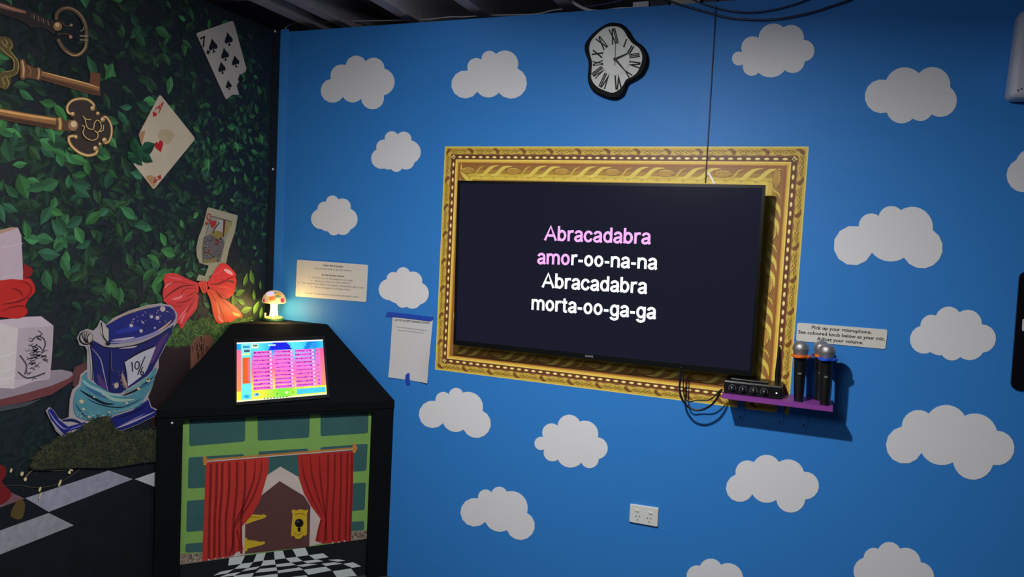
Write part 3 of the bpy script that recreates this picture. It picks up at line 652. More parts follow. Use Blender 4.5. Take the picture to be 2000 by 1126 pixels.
cable([(1130,16),(1160,11),(1200,4),(1230,-6)], 0.0022, 'blue_cable', 'short thin blue cable crossing behind the drooping white cable', mat('blue_c', (70, 80, 140), 0.5), (0, 0), 1, Plane((0, 0.06, 0), (1, 0, 0), (0, 0, 1)))
cable([(1290,-6),(1320,6),(1350,15),(1383,24),(1420,34),(1460,38),(1510,38),(1560,30),(1600,20),(1665,-2)], 0.0038, 'hanging_cable', 'lower of two dark cables sagging across the top of the blue wall', M_bc, (0, 0), 1, FPp)
cable([(1340,-8),(1365,4),(1395,14),(1430,22),(1470,24),(1510,19),(1550,9),(1585,-4)], 0.0030, 'hanging_cable', 'upper of two dark cables sagging across the top of the blue wall', M_bc, (0, 0), 1, FPp)
def top_box(name, pxa, pxb, pya, y0, y1, m, label, cat, zb=None):
    P = Plane((0, y0, 0), (1, 0, 0), (0, 0, 1)); a0, a1 = P.at(pxa, pya), P.at(pxb, pya)
    return tag(MB().box((a0.x, y0, H + 0.001), (a1.x, y1, a0.z), None, 0.002).build(name, m), label, cat)
top_box('junction_box', 1236, 1267, 4, 0.005, 0.05, mat('box_white', (196, 194, 192), 0.5), 'small white junction box sitting on the wall top right of the clock', 'junction box')
top_box('cable_box', 1270, 1308, -14, 0.01, 0.07, mat('box_black', (30, 32, 40), 0.6), 'dark box on the wall top beside the white junction box', 'box')
top_box('timber_offcut', 1311, 1368, -10, 0.01, 0.07, mat('pale_timber', (172, 166, 150), 0.7, var=0.12, bscale=30), 'pale timber offcut lying on the wall top right of the dark box', 'timber')
top_box('black_clamp', 1374, 1402, -14, 0.01, 0.07, mat('clamp_black', (22, 22, 28), 0.4), 'black clamp on the wall top above the thin dark line', 'clamp')
top_box('brown_board', 1405, 1480, -14, 0.01, 0.07, mat('brown_board', (84, 56, 56), 0.7, var=0.15, bscale=30), 'brown board end lying on the wall top right of the black clamp', 'board')

# ------------------------------------------------------------------ mural print on the left wall
M_mur = print_mat('mural_print', 0.5, 1.0, var=0.22, vscale=14)
ZA = (0, 0)
mu = Art(LEFT, h=0.0003)
# printed black and grey chequered floor
cf = Art(LEFT, h=0.0004)
cf.poly([(-90, 1120), (-90, 975), (60, 915), (150, 905), (300, 870), (420, 850), (420, 1126), (420, 1500), (-90, 1500)], (20, 24, 28), h=0.0)
cf.build('dark_floor_print', M_mur, wl)
til = print_mat('mural_tile', 0.5, 1.0, var=0.16, vscale=45)
for P, c in (([(49,972),(212,918),(259,935),(95,999)], (150,150,166)), ([(-80,1062),(0,1035),(95,1001),(144,1025),(0,1082),(-80,1112)], (148,150,158)), ([(263,935),(330,912),(380,930),(315,955)], (190,192,196)), ([(-60,985),(0,962),(11,956),(48,973),(0,990),(-60,1010)], (120,84,88))):
    x = Art(LEFT, h=0.0008); x.poly(P, c, h=0.0); x.build('floor_tile', til, wl)
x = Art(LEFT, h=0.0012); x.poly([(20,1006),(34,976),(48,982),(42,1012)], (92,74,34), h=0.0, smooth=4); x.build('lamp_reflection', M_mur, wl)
# foliage
greens = [(50,94,62), (56,110,68), (44,84,62), (62,118,64), (38,76,58), (52,98,72), (70,128,76)]
def leafpoly(art, u, v, L, w, ang_, c, h, fold=0.78):
    ca, sa = math.cos(ang_), math.sin(ang_)
    prof = [(0, 0), (.18, .30), (.40, .50), (.62, .42), (.82, .20), (1, 0)]
    bend = random.uniform(-.08, .08) * L
    def P(t, k): x = (t - .5) * L; y = k * w + bend * (1 - (2 * t - 1) ** 2); return (u + x * ca - y * sa, v + x * sa + y * ca)
    top = [P(t, k) for t, k in prof]; bot = [P(t, -k) for t, k in prof]; midl = [P(t, 0) for t, _ in prof]
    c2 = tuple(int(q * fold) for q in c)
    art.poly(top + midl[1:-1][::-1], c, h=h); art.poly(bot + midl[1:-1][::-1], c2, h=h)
def dens(u, v):
    n = noise.noise(Vector((u * 2.3 + 5, v * 2.3, 1.7))) + 0.5 * noise.noise(Vector((u * 6, v * 6, 4.1)))
    d = 0.62 + 0.9 * n
    if u > -0.45: d -= 0.10 + 0.55 * max(0, v - 2.0)
    if v > 2.05: d -= 0.25
    if v < 1.05: d -= 0.5
    return d
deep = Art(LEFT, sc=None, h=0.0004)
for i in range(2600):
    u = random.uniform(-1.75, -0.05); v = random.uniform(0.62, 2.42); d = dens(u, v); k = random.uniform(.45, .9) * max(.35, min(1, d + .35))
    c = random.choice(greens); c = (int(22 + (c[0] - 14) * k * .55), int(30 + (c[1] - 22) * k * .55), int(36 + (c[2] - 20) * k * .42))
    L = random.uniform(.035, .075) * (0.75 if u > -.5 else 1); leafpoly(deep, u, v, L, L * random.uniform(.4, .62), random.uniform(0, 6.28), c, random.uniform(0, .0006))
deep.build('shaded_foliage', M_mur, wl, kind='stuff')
midf = Art(LEFT, sc=None, h=0.0012)
for i in range(1500):
    u = random.uniform(-1.75, -0.06); v = random.uniform(0.66, 2.41); d = dens(u, v)
    if random.random() > d + .25: continue
    c = random.choice(greens); k = random.uniform(.55, .95); c = tuple(int(14 + q * k * .8) for q in c)
    L = random.uniform(.035, .07) * (0.72 if u > -.55 else 1); leafpoly(midf, u, v, L, L * random.uniform(.42, .62), random.gauss(-.5, 1.0) + random.choice((0, math.pi)), c, random.uniform(0, .0006))
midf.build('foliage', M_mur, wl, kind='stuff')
cnt = 0
ff = 0
while cnt < 285 and ff < 6000:
    ff += 1
    u = random.uniform(-1.45, -0.07); v = random.uniform(0.95, 2.38); d = dens(u, v)
    if random.random() > d * .9: continue
    L = random.uniform(.05, .088) * (0.62 if u > -.6 else 1)
    x = Art(LEFT, sc=None, h=0.0020 + cnt * 0.000002); c = random.choice(greens[:4] + greens[5:]); k = random.uniform(.9, 1.25); c = tuple(int(q * k) for q in c)
    leafpoly(x, u, v, L, L * random.uniform(.42, .60), random.gauss(-.5, .9) + random.choice((0, math.pi)), c, 0.0, .82)
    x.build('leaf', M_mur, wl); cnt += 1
# yellow-green sprig by the lamp
for (x_, y_, L, r_) in ((492,540,26,110),(478,545,22,70),(468,572,22,20),(455,585,22,100),(470,588,20,150),(480,604,26,10),(500,600,24,60),(496,575,18,100),(509,610,20,80),(452,605,20,30),(508,556,16,95)):
    u, v = LEFT.uv(x_, y_); xx = Art(LEFT, sc=None, h=0.003); leafpoly(xx, u, v, L * .0030, L * .0013, math.radians(r_), (104, 150, 60), 0.0, .8); xx.build('leaf', M_mur, wl)

# moss, turf, log and bark in the mural
def moss(name, outline, base, blades, n, hh, size, smooth=3):
    x = Art(LEFT, h=hh); x.poly(outline, base, h=0.0, smooth=smooth)
    pts = catmull(outline, smooth) if smooth else outline
    def inside(p):
        c = False; m = len(pts)
        for i in range(m):
            a_, b_ = pts[i], pts[(i + 1) % m]
            if (a_[1] > p[1]) != (b_[1] > p[1]) and p[0] < (b_[0] - a_[0]) * (p[1] - a_[1]) / (b_[1] - a_[1]) + a_[0]: c = not c
        return c
    xs_ = [p[0] for p in pts]; ys_ = [p[1] for p in pts]; k = 0
    while k < n:
        p = (random.uniform(min(xs_), max(xs_)), random.uniform(min(ys_) - 3, max(ys_)))
        if not inside((p[0], p[1] + 3)): continue
        k += 1; a_ = random.uniform(0, math.pi); L = random.uniform(.5, 1.4) * size; c = random.choice(blades)
        x.stroke([(p[0] - math.cos(a_) * L, p[1] - math.sin(a_) * L), p, (p[0] + math.cos(a_ + .8) * L, p[1] + math.sin(a_ + .8) * L)], random.uniform(.7, 1.5), c, h=0.0003 + .0003 * random.random(), smooth=2)
    return x.build(name, M_mur, wl, kind='stuff')
moss('turf_print', [(318,678),(331,657),(344,637),(388,624),(430,624),(480,620),(500,640),(470,672),(400,676)], (48,76,40), [(84,122,56),(66,104,50),(104,138,66),(44,70,40)], 900, 0.0032, 4)
x = Art(LEFT, h=0.0034); x.poly([(288,676),(330,674),(378,673),(376,700),(374,780),(300,860),(286,800)], (40,28,30), h=0.0); x.build('log_print', M_mur, wl)
x = Art(LEFT, (0, 380), 2.9625, h=0.0038); x.poly([(1100,872),(1118,835),(1150,818),(1205,808),(1236,845),(1200,905),(1150,960),(1098,1010)], (116,76,60), h=0.0)
for k in range(26):
    px_ = random.uniform(1110, 1195); py_ = random.uniform(830, 960 - (px_ - 1110) * .6); x.stroke([(px_, py_ - 18), (px_ + random.uniform(-10, 10), py_), (px_ + random.uniform(-10, 10), py_ + 18)], 4, random.choice([(58,36,30), (48,30,28), (150,104,82)]), h=.0003)
x.build('bark_print', M_mur, wl, kind='stuff')
moss('moss_print', [(57,908),(64,889),(98,862),(120,851),(146,838),(162,828),(179,817),(197,812),(214,820),(224,839),(256,841),(300,836),(345,832),(345,905),(297,900),(212,912),(150,912),(64,916)], (40,45,32), [(66,68,40),(52,58,36),(78,74,42),(30,36,28)], 1700, 0.0128, 5)
# fairy lights in the mural
x = Art(LEFT, (0, 700), 2.6425, h=0.0045)
x.stroke([(0,655),(90,650),(160,662),(230,660),(300,640),(380,590),(440,545),(520,520)], 3, (84,74,56)); x.stroke([(120,620),(170,572),(280,576),(370,566)], 5, (130,112,80))
for p, rx, ry in (((52,575),6,12),((108,592),8,12),((125,620),8,10),((303,640),6,20),((200,672),6,14),((352,585),8,8),((360,572),12,5),((430,545),8,4),((200,705),4,20)): x.ell(p, rx, ry, 20, (210,192,140))
x.build('fairy_light_print', M_mur, wl, kind='stuff')
# red petals at the far left
x = Art(LEFT, h=0.0045); x.poly([(-40,905),(4,908),(10,925),(2,940),(20,960),(14,975),(-10,985),(-40,975)], (120,26,28), h=0.0, smooth=4); x.build('red_petal_print', M_mur, wl)

# cake on its stand (printed)
M_cake = print_mat('cake_print', 0.5, 1.0, var=0.04)
ckE = empty('cake_cutout', LEFT.at(40, 780), 'pink tiered cake picture with red rose on a pink stand at the left edge', 'cake picture')
def zart(off, sc, h): return Art(LEFT, off, sc, h)
CO, CS = (0, 430), 3.045
x = zart(CO, CS, 0.0046); x.poly([(-150,1120),(-150,1040),(60,1000),(250,955),(330,900),(400,893),(428,905),(425,955),(300,1035),(150,1078),(0,1105)], (112,60,62), h=0.0); x.poly([(-150,1082),(-150,1010),(40,990),(290,890),(360,886),(420,900),(428,918),(400,940),(300,982),(150,1025),(0,1062)], (150,136,146), h=.0002); x.build('stand', M_cake, ckE)
x = zart(CO, CS, 0.0044); x.poly([(-150,1160),(-150,1108),(0,1106),(150,1080),(250,1056),(150,1105),(0,1135)], (70,74,80), h=0.0); x.build('stand_shadow_edge', M_cake, ckE)
x = zart(CO, CS, 0.0042); x.poly([(428,905),(440,870),(505,842),(520,880),(512,965),(470,990),(428,985)], (96,58,60), h=0.0); x.build('pink_chair_back', M_cake, ckE)
x = zart(CO, CS, 0.0052); x.poly([(-150,590),(0,590),(150,572),(240,570),(312,625),(305,780),(290,942),(200,955),(75,1000),(-150,990)], (196,178,190), h=0.0); x.poly([(-150,610),(0,612),(102,640),(90,800),(75,1000),(-150,985)], (206,196,196), h=.0003)
for yy in (700,790,880,930): x.stroke([(-150, yy + 30), (0, yy + 20), (85, yy - 10)], 4, (226,220,220))
x.build('lower_tier', M_cake, ckE)
x = zart(CO, CS, 0.0056); x.poly([(-150,80),(0,75),(60,48),(100,42),(120,90),(130,300),(140,470),(0,500),(-150,500)], (190,168,180), h=0.0); x.poly([(-150,50),(0,55),(60,40),(100,42),(60,58),(0,78),(-150,90)], (176,140,124), h=.0002)
for yy in (150,330): x.stroke([(0, yy + 10), (60, yy), (128, yy - 15)], 3, (214,200,208))
x.build('upper_tier', M_cake, ckE)
x = zart(CO, CS, 0.0060); x.poly([(135,265),(160,270),(188,292),(180,325),(150,340),(130,350)], (140,30,28), h=0.0, smooth=3)
x.poly([(-150,370),(0,356),(60,348),(120,352),(165,342),(190,370),(202,400),(198,430),(160,470),(145,510),(158,545),(120,578),(60,582),(0,574),(-150,560)], (188,40,34), h=.0003, smooth=3)
for P in ([(0,400),(50,380),(95,400),(80,440),(40,470)], [(100,365),(150,370),(180,410),(150,455),(90,480)], [(0,500),(60,490),(120,478),(170,455)], [(0,540),(60,515),(130,508),(150,520)], [(60,400),(110,420),(128,455)]): x.stroke(P, 9, (128,22,22), taper=True)
for P in ([(110,352),(160,358),(186,385)], [(10,485),(70,475),(130,455)]): x.stroke(P, 6, (214,64,50), taper=True)
x.build('red_rose', M_cake, ckE)
x = zart(CO, CS, 0.0058); x.poly([(104,640),(308,627),(290,938),(85,942)], (180,164,172), h=0.0)
for k in range(60):   # loose pen hatching of a seated figure, kept generic
    cx_, cy_ = random.gauss(195, 30), random.gauss(800, 62); x.stroke([(cx_ - 14, cy_ + random.uniform(-16, 16)), (cx_, cy_), (cx_ + 14, cy_ + random.uniform(-16, 16))], random.uniform(3, 7), random.choice([(70,66,78), (96,90,104), (50,48,58)]), h=.0004)
x.stroke([(100,900),(150,935),(210,925),(262,905)], 9, (66,62,72)); x.stroke([(180,720),(210,690),(250,700),(262,740),(240,790)], 8, (70,66,78)); x.stroke([(110,800),(150,860),(140,915)], 10, (80,76,88))
x.build('sketch_card', M_cake, ckE, kind='stuff')

# ------------------------------------------------------------------ cutouts fixed on the mural
M_cut = print_mat('cutout_print', 0.42, 1.2, var=0.05); M_hat = print_mat('hat_print', 0.42, 0.9, var=0.1, vscale=18)
# keys
KO1, KS1 = (0, 0), 5.927
DK, MD, LT, BR = (58,44,36), (150,108,68), (216,172,110), (104,74,50)
k1 = empty('key_cutout', LEFT.at(80, 60), 'bronze antique key picture at the top left with open ring bow', 'key picture', 'antique key pictures on the leafy wall')
x = zart(KO1, KS1, 0.0050)
x.poly([(-100,-10),(0,25),(150,75),(300,120),(400,150),(560,230),(620,250),(620,400),(560,360),(460,320),(380,322),(340,322),(280,270),(150,215),(0,165),(-100,130)], (50,42,40), h=0.0, smooth=2)
x.poly([(-100,0),(0,35),(150,85),(290,125),(290,160),(150,135),(0,95),(-100,60)], (132,92,76), h=.0002); x.stroke([(-100,20),(0,58),(120,100),(260,140)], 14, (196,146,124), taper=True)
for q in range(8): x.stroke([(345 + q * 27, 150 + q * 13), (358 + q * 27, 210 + q * 12)], 9, (140,122,102) if q % 2 else (84,72,62), smooth=0)
x.ell((650,305), 52, 52, 0, (150,112,78)); x.ell((645,290), 26, 24, 0, (222,178,126)); x.build('shaft', M_cut, k1)
x = zart(KO1, KS1, 0.0056)
ringp = [(640,230),(650,150),(720,100),(800,100),(880,145),(950,230),(985,340),(985,450),(975,560),(900,630),(820,630),(720,560),(655,450)]
x.stroke(ringp, 52, (66,56,48)); x.stroke(ringp, 30, (112,88,64)); x.stroke([(700,100),(800,92),(890,140),(960,230),(990,330)], 10, (190,150,112), taper=True); x.stroke([(985,480),(965,560),(900,630),(820,640),(740,590)], 12, (206,170,112), taper=True)
x.stroke([(700,250),(740,300),(800,300)], 12, (96,72,58)); x.ell((808,292), 18, 16, 0, (178,130,110)); x.stroke([(640,400),(720,390),(800,410)], 16, (80,62,52)); x.ell((800,428), 22, 20, 0, (176,120,100))
x.stroke([(905,360),(940,350),(950,310)], 10, (150,130,105)); x.stroke([(905,415),(1005,420)], 14, (160,140,110)); x.stroke([(905,462),(1005,466)], 14, (150,130,100)); x.build('bow', M_cut, k1)
k2 = empty('key_cutout.001', LEFT.at(100, 140), 'middle bronze key picture with fanned bow and square bit pointing right', 'key picture', 'antique key pictures on the leafy wall')
x = zart(KO1, KS1, 0.0050)
x.poly([(215,690),(270,680),(290,740),(400,790),(430,770),(460,790),(470,820),(700,880),(1020,960),(1035,830),(1150,850),(1145,1000),(1150,1110),(1060,1095),(700,990),(460,920),(440,935),(400,920),(290,900),(250,935),(215,900)], (104,72,48), h=0.0)
x.stroke([(470,850),(700,910),(1000,985),(1140,1030)], 46, (150,106,66)); x.stroke([(470,830),(700,890),(1000,970),(1140,1020)], 16, (218,168,108), taper=True); x.stroke([(470,900),(700,965),(1000,1050),(1140,1085)], 18, (84,56,42))
x.poly([(1040,845),(1140,862),(1135,985),(1030,965)], (112,70,48)); x.stroke([(240,700),(255,800),(250,900)], 34, (172,128,80)); x.stroke([(245,700),(262,790),(255,880)], 12, (230,184,124), taper=True); x.stroke([(430,790),(435,850),(425,915)], 24, (190,146,96)); x.stroke([(300,760),(340,820),(320,880)], 20, (140,100,66))
x.build('shaft', M_cut, k2)
x = zart(KO1, KS1, 0.0054)
x.poly([(-100,420),(0,420),(60,430),(130,480),(140,560),(110,590),(190,690),(210,760),(195,850),(120,890),(110,960),(60,1040),(0,1020),(-100,1000),(-100,900),(0,840),(120,810),(140,760),(130,690),(0,600),(-100,560)], (92,78,46), h=0.0, smooth=2)
for P in ([(-60,520),(0,560),(60,620),(135,680),(150,760),(130,815),(0,835)], [(90,440),(130,520),(100,580),(190,700),(200,780),(180,850),(110,890)], [(40,450),(70,500),(50,540)], [(0,460),(20,510),(80,560)], [(120,870),(60,900),(90,960),(60,1020)], [(60,870),(10,920),(40,980),(10,1010)], [(0,880),(-30,940)]): x.stroke(P, 10, (172,146,88), taper=True)
x.build('bow', M_cut, k2)
k3 = empty('key_cutout.002', LEFT.at(110, 245), 'lowest bronze key picture, oval bow with curled monogram beside the ace card', 'key picture', 'antique key pictures on the leafy wall')
O3, S3 = (0, 180), 7.508
x = zart(O3, S3, 0.0052)
x.poly([(-120,205),(0,230),(400,305),(800,365),(900,370),(930,420),(1000,400),(1080,410),(1140,490),(1090,570),(1000,570),(930,560),(890,570),(820,555),(400,470),(0,405),(-120,385)], (92,66,46), h=0.0)
x.stroke([(-120,265),(0,290),(400,360),(810,430)], 90, (150,104,62), smooth=2); x.stroke([(-120,240),(0,270),(400,342),(800,400)], 34, (214,160,98), smooth=2); x.stroke([(-120,350),(0,372),(400,440),(800,510)], 26, (72,48,36), smooth=2)
x.stroke([(850,370),(865,450),(860,560)], 60, (150,112,66)); x.stroke([(850,380),(866,450),(860,540)], 24, (214,172,104)); x.ell((1052,485), 76, 80, 0, (150,112,80)); x.ell((1062,468), 44, 46, 0, (220,190,150)); x.build('shaft', M_cut, k3)
x = zart(O3, S3, 0.0058)
x.poly([(1000,330),(950,220),(1000,130),(1150,85),(1290,110),(1390,200),(1440,300),(1560,340),(1640,500),(1630,660),(1550,760),(1440,780),(1420,880),(1320,950),(1150,900),(1010,780),(960,640),(1060,600),(1120,500),(1060,400)], (60,50,44), h=0.0, smooth=3)
for P, w in (([(1060,320),(985,300),(970,210),(1040,125),(1160,95),(1280,115),(1360,190),(1330,240)], 44), ([(1480,390),(1530,360),(1600,450),(1620,580),(1590,700),(1530,745),(1490,700)], 40), ([(1070,640),(990,660),(1010,760),(1120,870),(1260,925),(1380,900),(1400,840),(1350,830)], 48)):
    x.stroke(P, w, (146,108,64)); x.stroke(P, w * .42, (226,190,134))
for p, r_ in (((1045,318),32),((1335,235),36),((1410,310),28),((1480,400),36),((1505,700),38),((1437,760),24),((1370,822),38),((1080,655),30)): x.ell(p, r_, r_, 0, (168,132,84)); x.ell((p[0] - 6, p[1] - 8), r_ * .5, r_ * .5, 0, (230,202,150))
for P in ([(1180,350),(1210,390),(1225,450),(1250,520),(1320,545),(1345,500),(1350,450),(1395,410),(1440,450),(1450,530),(1400,585),(1350,560)], [(1215,385),(1250,400),(1300,400)], [(1160,490),(1200,500),(1195,540),(1180,600),(1230,670),(1320,705),(1390,670),(1400,610),(1370,580)], [(1400,580),(1470,560),(1480,480)]): x.stroke(P, 22, (92,74,50)); x.stroke(P, 12, (206,174,110))
x.build('bow', M_cut, k3)

# playing cards
def spade(art, c, s_, rot, col):
    a_ = math.radians(rot); ca, sa = math.cos(a_), math.sin(a_)
    P = [(0,-1),(.35,-.45),(.75,0),(.78,.35),(.5,.55),(.12,.38),(.1,.6),(.3,.9),(-.3,.9),(-.1,.6),(-.12,.38),(-.5,.55),(-.78,.35),(-.75,0),(-.35,-.45)]
    art.poly([(c[0] + (x_ * ca - y_ * sa) * s_ * .72, c[1] + (x_ * sa + y_ * ca) * s_) for x_, y_ in P], col)
def heart(art, c, s_, rot, col):
    a_ = math.radians(rot); ca, sa = math.cos(a_), math.sin(a_)
    P = [(0,1),(-.45,.45),(-.85,-.05),(-.85,-.55),(-.5,-.85),(-.15,-.75),(0,-.45),(.15,-.75),(.5,-.85),(.85,-.55),(.85,-.05),(.45,.45)]
    art.poly([(c[0] + (x_ * ca - y_ * sa) * s_ * .8, c[1] + (x_ * sa + y_ * ca) * s_) for x_, y_ in P], col)
O1, S1 = (0, 0), 2.814
c7 = empty('playing_card', LEFT.at(440, 190), 'seven of spades card high on the leafy wall near the corner', 'playing card', 'playing cards on the leafy wall')
M_card = print_mat('card_print', 0.5, 1.0, var=0.10, vscale=9)
x = zart(O1, S1, 0.0050); x.poly([(1075,187),(1082,180),(1270,115),(1280,122),(1350,378),(1346,392),(1318,412),(1314,440),(1296,470),(1310,520),(1272,520),(1242,545),(1234,540)], (190,180,170), h=0.0, thick=.002); x.build('card_face', M_card, c7)
x = zart(O1, S1, 0.0054)
for p, s_ in (((1165,252),42),((1250,216),40),((1230,300),38),((1288,338),36),((1213,374),36),((1316,430),26),((1250,468),28),((1137,286),16)): spade(x, p, s_, -12, (18,20,26))
x.text('7', (1104,262), (1132,248), 54, (20,22,26), .01, up=(-.22, -.97)); x.build('spade_print', M_ink, c7, kind='stuff')
OA, SA = (250, 180), 5.119
cA = empty('playing_card.001', LEFT.at(300, 365), 'ace of hearts card tilted on the leafy wall, leaves over its left side', 'playing card', 'playing cards on the leafy wall')
x = zart(OA, SA, 0.0050); x.poly([(300,38),(312,30),(325,38),(655,450),(657,475),(260,958),(245,965),(235,955),(38,706),(60,695),(150,672),(210,620),(180,600),(130,590),(132,520),(100,430),(110,400)], (206,190,164), h=0.0, thick=.002); x.build('card_face', M_card, cA)
x = zart(OA, SA, 0.0053); x.poly([(110,400),(160,385),(150,440),(125,520),(100,432)], (176,134,96), h=0.0, smooth=3); x.poly([(170,850),(230,830),(280,880),(262,930),(245,950)], (186,144,104), h=0.0, smooth=3); x.poly([(330,370),(420,390),(450,440),(380,520),(300,470),(290,410)], (190,170,136), h=0.0, smooth=4); x.build('paper_stain', M_card, cA, kind='stuff')
x = zart(OA, SA, 0.0056); heart(x, (302,540), 62, -18, (190,32,40)); heart(x, (254,222), 30, 28, (196,36,44)); heart(x, (305,846), 26, 210, (186,36,44))
x.text('A', (258,168), (300,208), 100, (200,40,46), .01, up=(.66, -.90)); x.text('A', (300,868), (262,842), 70, (186,40,44), .01, up=(-.55, .75)); x.build('heart_print', M_ink, cA, kind='stuff')
for (px_, py_, L, r_) in ((190,548,145,28),(172,655,130,-22),(100,600,150,-70),(55,650,130,10),(60,540,140,-80),(95,690,90,-40)):
    u, v = LEFT.uv(OA[0] + px_ / SA, OA[1] + py_ / SA); xx = Art(LEFT, sc=None, h=0.0060 + L * 1e-6); leafpoly(xx, u, v, L / 1900, L / 2900, math.radians(r_), (38,88,58), 0.0, .74); xx.build('leaf', M_mur, wl)
OQ, SQ = (370, 390), 6.623
cQ = empty('playing_card.002', LEFT.at(400, 540), 'queen of hearts card standing above the red bow', 'playing card', 'playing cards on the leafy wall')
x = zart(OQ, SQ, 0.0050); x.poly([(222,108),(240,96),(612,200),(612,225),(575,420),(500,640),(455,860),(300,960),(240,990),(250,1070),(80,1040),(110,965),(190,985),(240,850),(120,815),(85,720),(80,620),(110,480),(170,330)], (170,164,136), h=0.0, thick=.002); x.build('card_face', M_card, cQ)
x = zart(OQ, SQ, 0.0053); x.poly([(258,205),(532,280),(450,560),(385,800),(155,815),(150,640),(190,480)], (150,146,132), h=0.0)
x.poly([(385,245),(532,283),(490,420),(425,480),(385,350)], (156,142,84)); x.poly([(370,260),(430,262),(428,400),(410,470),(300,440),(310,370),(345,300)], (176,170,166)); x.poly([(262,425),(330,400),(410,420),(425,480),(350,500),(290,470)], (140,128,60), smooth=3); x.poly([(425,250),(455,258),(430,480),(415,480)], (96,40,56))
x.poly([(170,490),(260,440),(330,500),(420,500),(440,560),(385,795),(158,812),(152,640)], (104,98,98)); x.poly([(310,500),(385,520),(340,600)], (130,56,56)); x.poly([(215,650),(260,640),(230,700),(200,690)], (140,44,48)); x.poly([(160,770),(340,740),(330,800),(165,815)], (134,124,72))
for k in range(70): px_ = random.uniform(170, 410); py_ = random.uniform(470, 790); px_ -= (py_ - 470) * .1; x.stroke([(px_ - 9, py_ + random.uniform(-14, 14)), (px_ + 9, py_ + random.uniform(-14, 14))], random.uniform(4, 9), random.choice([(38,40,46), (36,38,42), (160,156,146)]), smooth=0, h=.0030 + k * 1e-6)
x.stroke([(258,205),(532,280),(520,330)], 5, (40,42,46), smooth=0, h=.0032); x.stroke([(370,290),(310,370),(290,430)], 12, (30,32,38), h=.0032); x.stroke([(258,205),(235,300),(195,450)], 4, (60,60,70), h=.0032)
x.build('court_pattern', M_card, cQ, kind='stuff')
x = zart(OQ, SQ, 0.0090); heart(x, (285,310), 58, 8, (178,44,48)); heart(x, (203,305), 26, 8, (178,50,52)); x.text('Q', (196,250), (250,262), 85, (180,56,58), .01, up=(.15, -.98)); x.build('heart_print', M_ink, cQ, kind='stuff')

# red bow
OB, SB = (300, 500), 7.039
bw = empty('bow_cutout', LEFT.at(395, 590), 'large red satin bow cutout on the leafy wall left of the mushroom lamp', 'bow')
RD, RL, RDk, OR_ = (214,58,58), (240,128,128), (112,22,24), (226,70,44)
def shp(name, pts, col, hh, extra, sm=3, m=None, parent=bw, off=OB, sc=SB, thick=.002):
    x = zart(off, sc, hh); x.step = 0.00003; x.poly(pts, col, h=0.0, smooth=sm, thick=thick); x.k = 1
    for e in extra: x.stroke(e[0], e[1], e[2], taper=True)
    return x.build(name, m or M_cut, parent)
shp('left_tail', [(580,520),(590,600),(580,700),(520,790),(440,880),(380,985),(350,985),(325,920),(275,925),(300,830),(250,720),(150,640),(120,595),(300,560)], (208,52,56), .0072, [([(560,560),(480,700),(380,850),(350,960)], 20, (160,34,38)), ([(430,770),(380,850),(360,930)], 34, (226,112,116)), ([(300,640),(420,620),(540,560)], 22, (150,30,34)), ([(320,880),(370,800),(460,690)], 12, (236,140,140)), ([(560,640),(500,740),(420,850)], 12, (232,84,84)), ([(180,640),(300,690),(420,660)], 14, (160,32,36))])
shp('right_tail', [(715,480),(800,440),(900,560),(980,600),(1100,690),(1180,770),(1205,830),(1120,850),(1050,905),(980,900),(900,925),(840,890),(800,780),(765,600)], OR_, .0072, [([(760,500),(860,640),(920,760),(960,890)], 16, (170,40,30)), ([(830,500),(960,640),(1080,750),(1180,820)], 16, (172,44,30)), ([(850,620),(880,760),(900,890)], 26, (236,110,80)), ([(1060,770),(1120,800),(1180,810)], 44, (250,170,90)), ([(1000,640),(1060,760),(1060,880)], 12, (180,46,30)), ([(870,820),(900,870),(940,900)], 30, (244,150,130))])
shp('left_loop', [(120,320),(140,255),(200,232),(300,240),(400,290),(520,340),(590,370),(600,480),(560,520),(460,560),(330,610),(210,620),(135,600),(108,540),(120,440),(135,390)], RD, .0078, [([(125,580),(220,500),(380,410),(560,400)], 22, RDk), ([(140,470),(200,390),(300,350),(450,380),(560,390)], 12, (160,34,40)), ([(230,590),(330,570),(400,520)], 34, (232,120,126)), ([(400,560),(370,500),(440,440),(580,440)], 14, (150,32,34)), ([(150,440),(160,400),(240,360)], 16, (236,150,156)), ([(180,280),(260,300),(380,320)], 22, (226,90,92)), ([(420,560),(500,520),(580,480)], 16, (150,32,34))])
shp('right_loop', [(735,350),(800,240),(850,160),(910,100),(975,100),(1050,165),(1110,240),(1105,290),(1120,330),(1110,400),(1085,500),(1030,565),(980,580),(920,560),(840,480),(740,420)], (222,54,52), .0078, [([(745,380),(860,380),(960,340),(1020,300),(1100,280)], 20, (120,24,22)), ([(950,180),(1010,210),(1070,250)], 52, (240,170,176)), ([(900,320),(1000,340),(1110,370)], 22, (150,44,36)), ([(1000,330),(1060,340),(1090,345)], 20, (124,70,50)), ([(860,420),(960,420),(1040,450)], 26, (236,86,60)), ([(800,440),(900,520),(1000,560)], 14, (160,36,32)), ([(800,260),(880,220),(930,150)], 16, (236,84,86))])
shp('knot', [(595,365),(650,340),(705,345),(722,420),(715,470),(680,510),(650,495),(625,440)], (222,72,52), .0084, [([(625,380),(660,440),(675,500)], 10, (150,34,28)), ([(660,355),(695,420),(690,490)], 8, (170,40,32)), ([(610,370),(645,430)], 8, (240,120,96))])

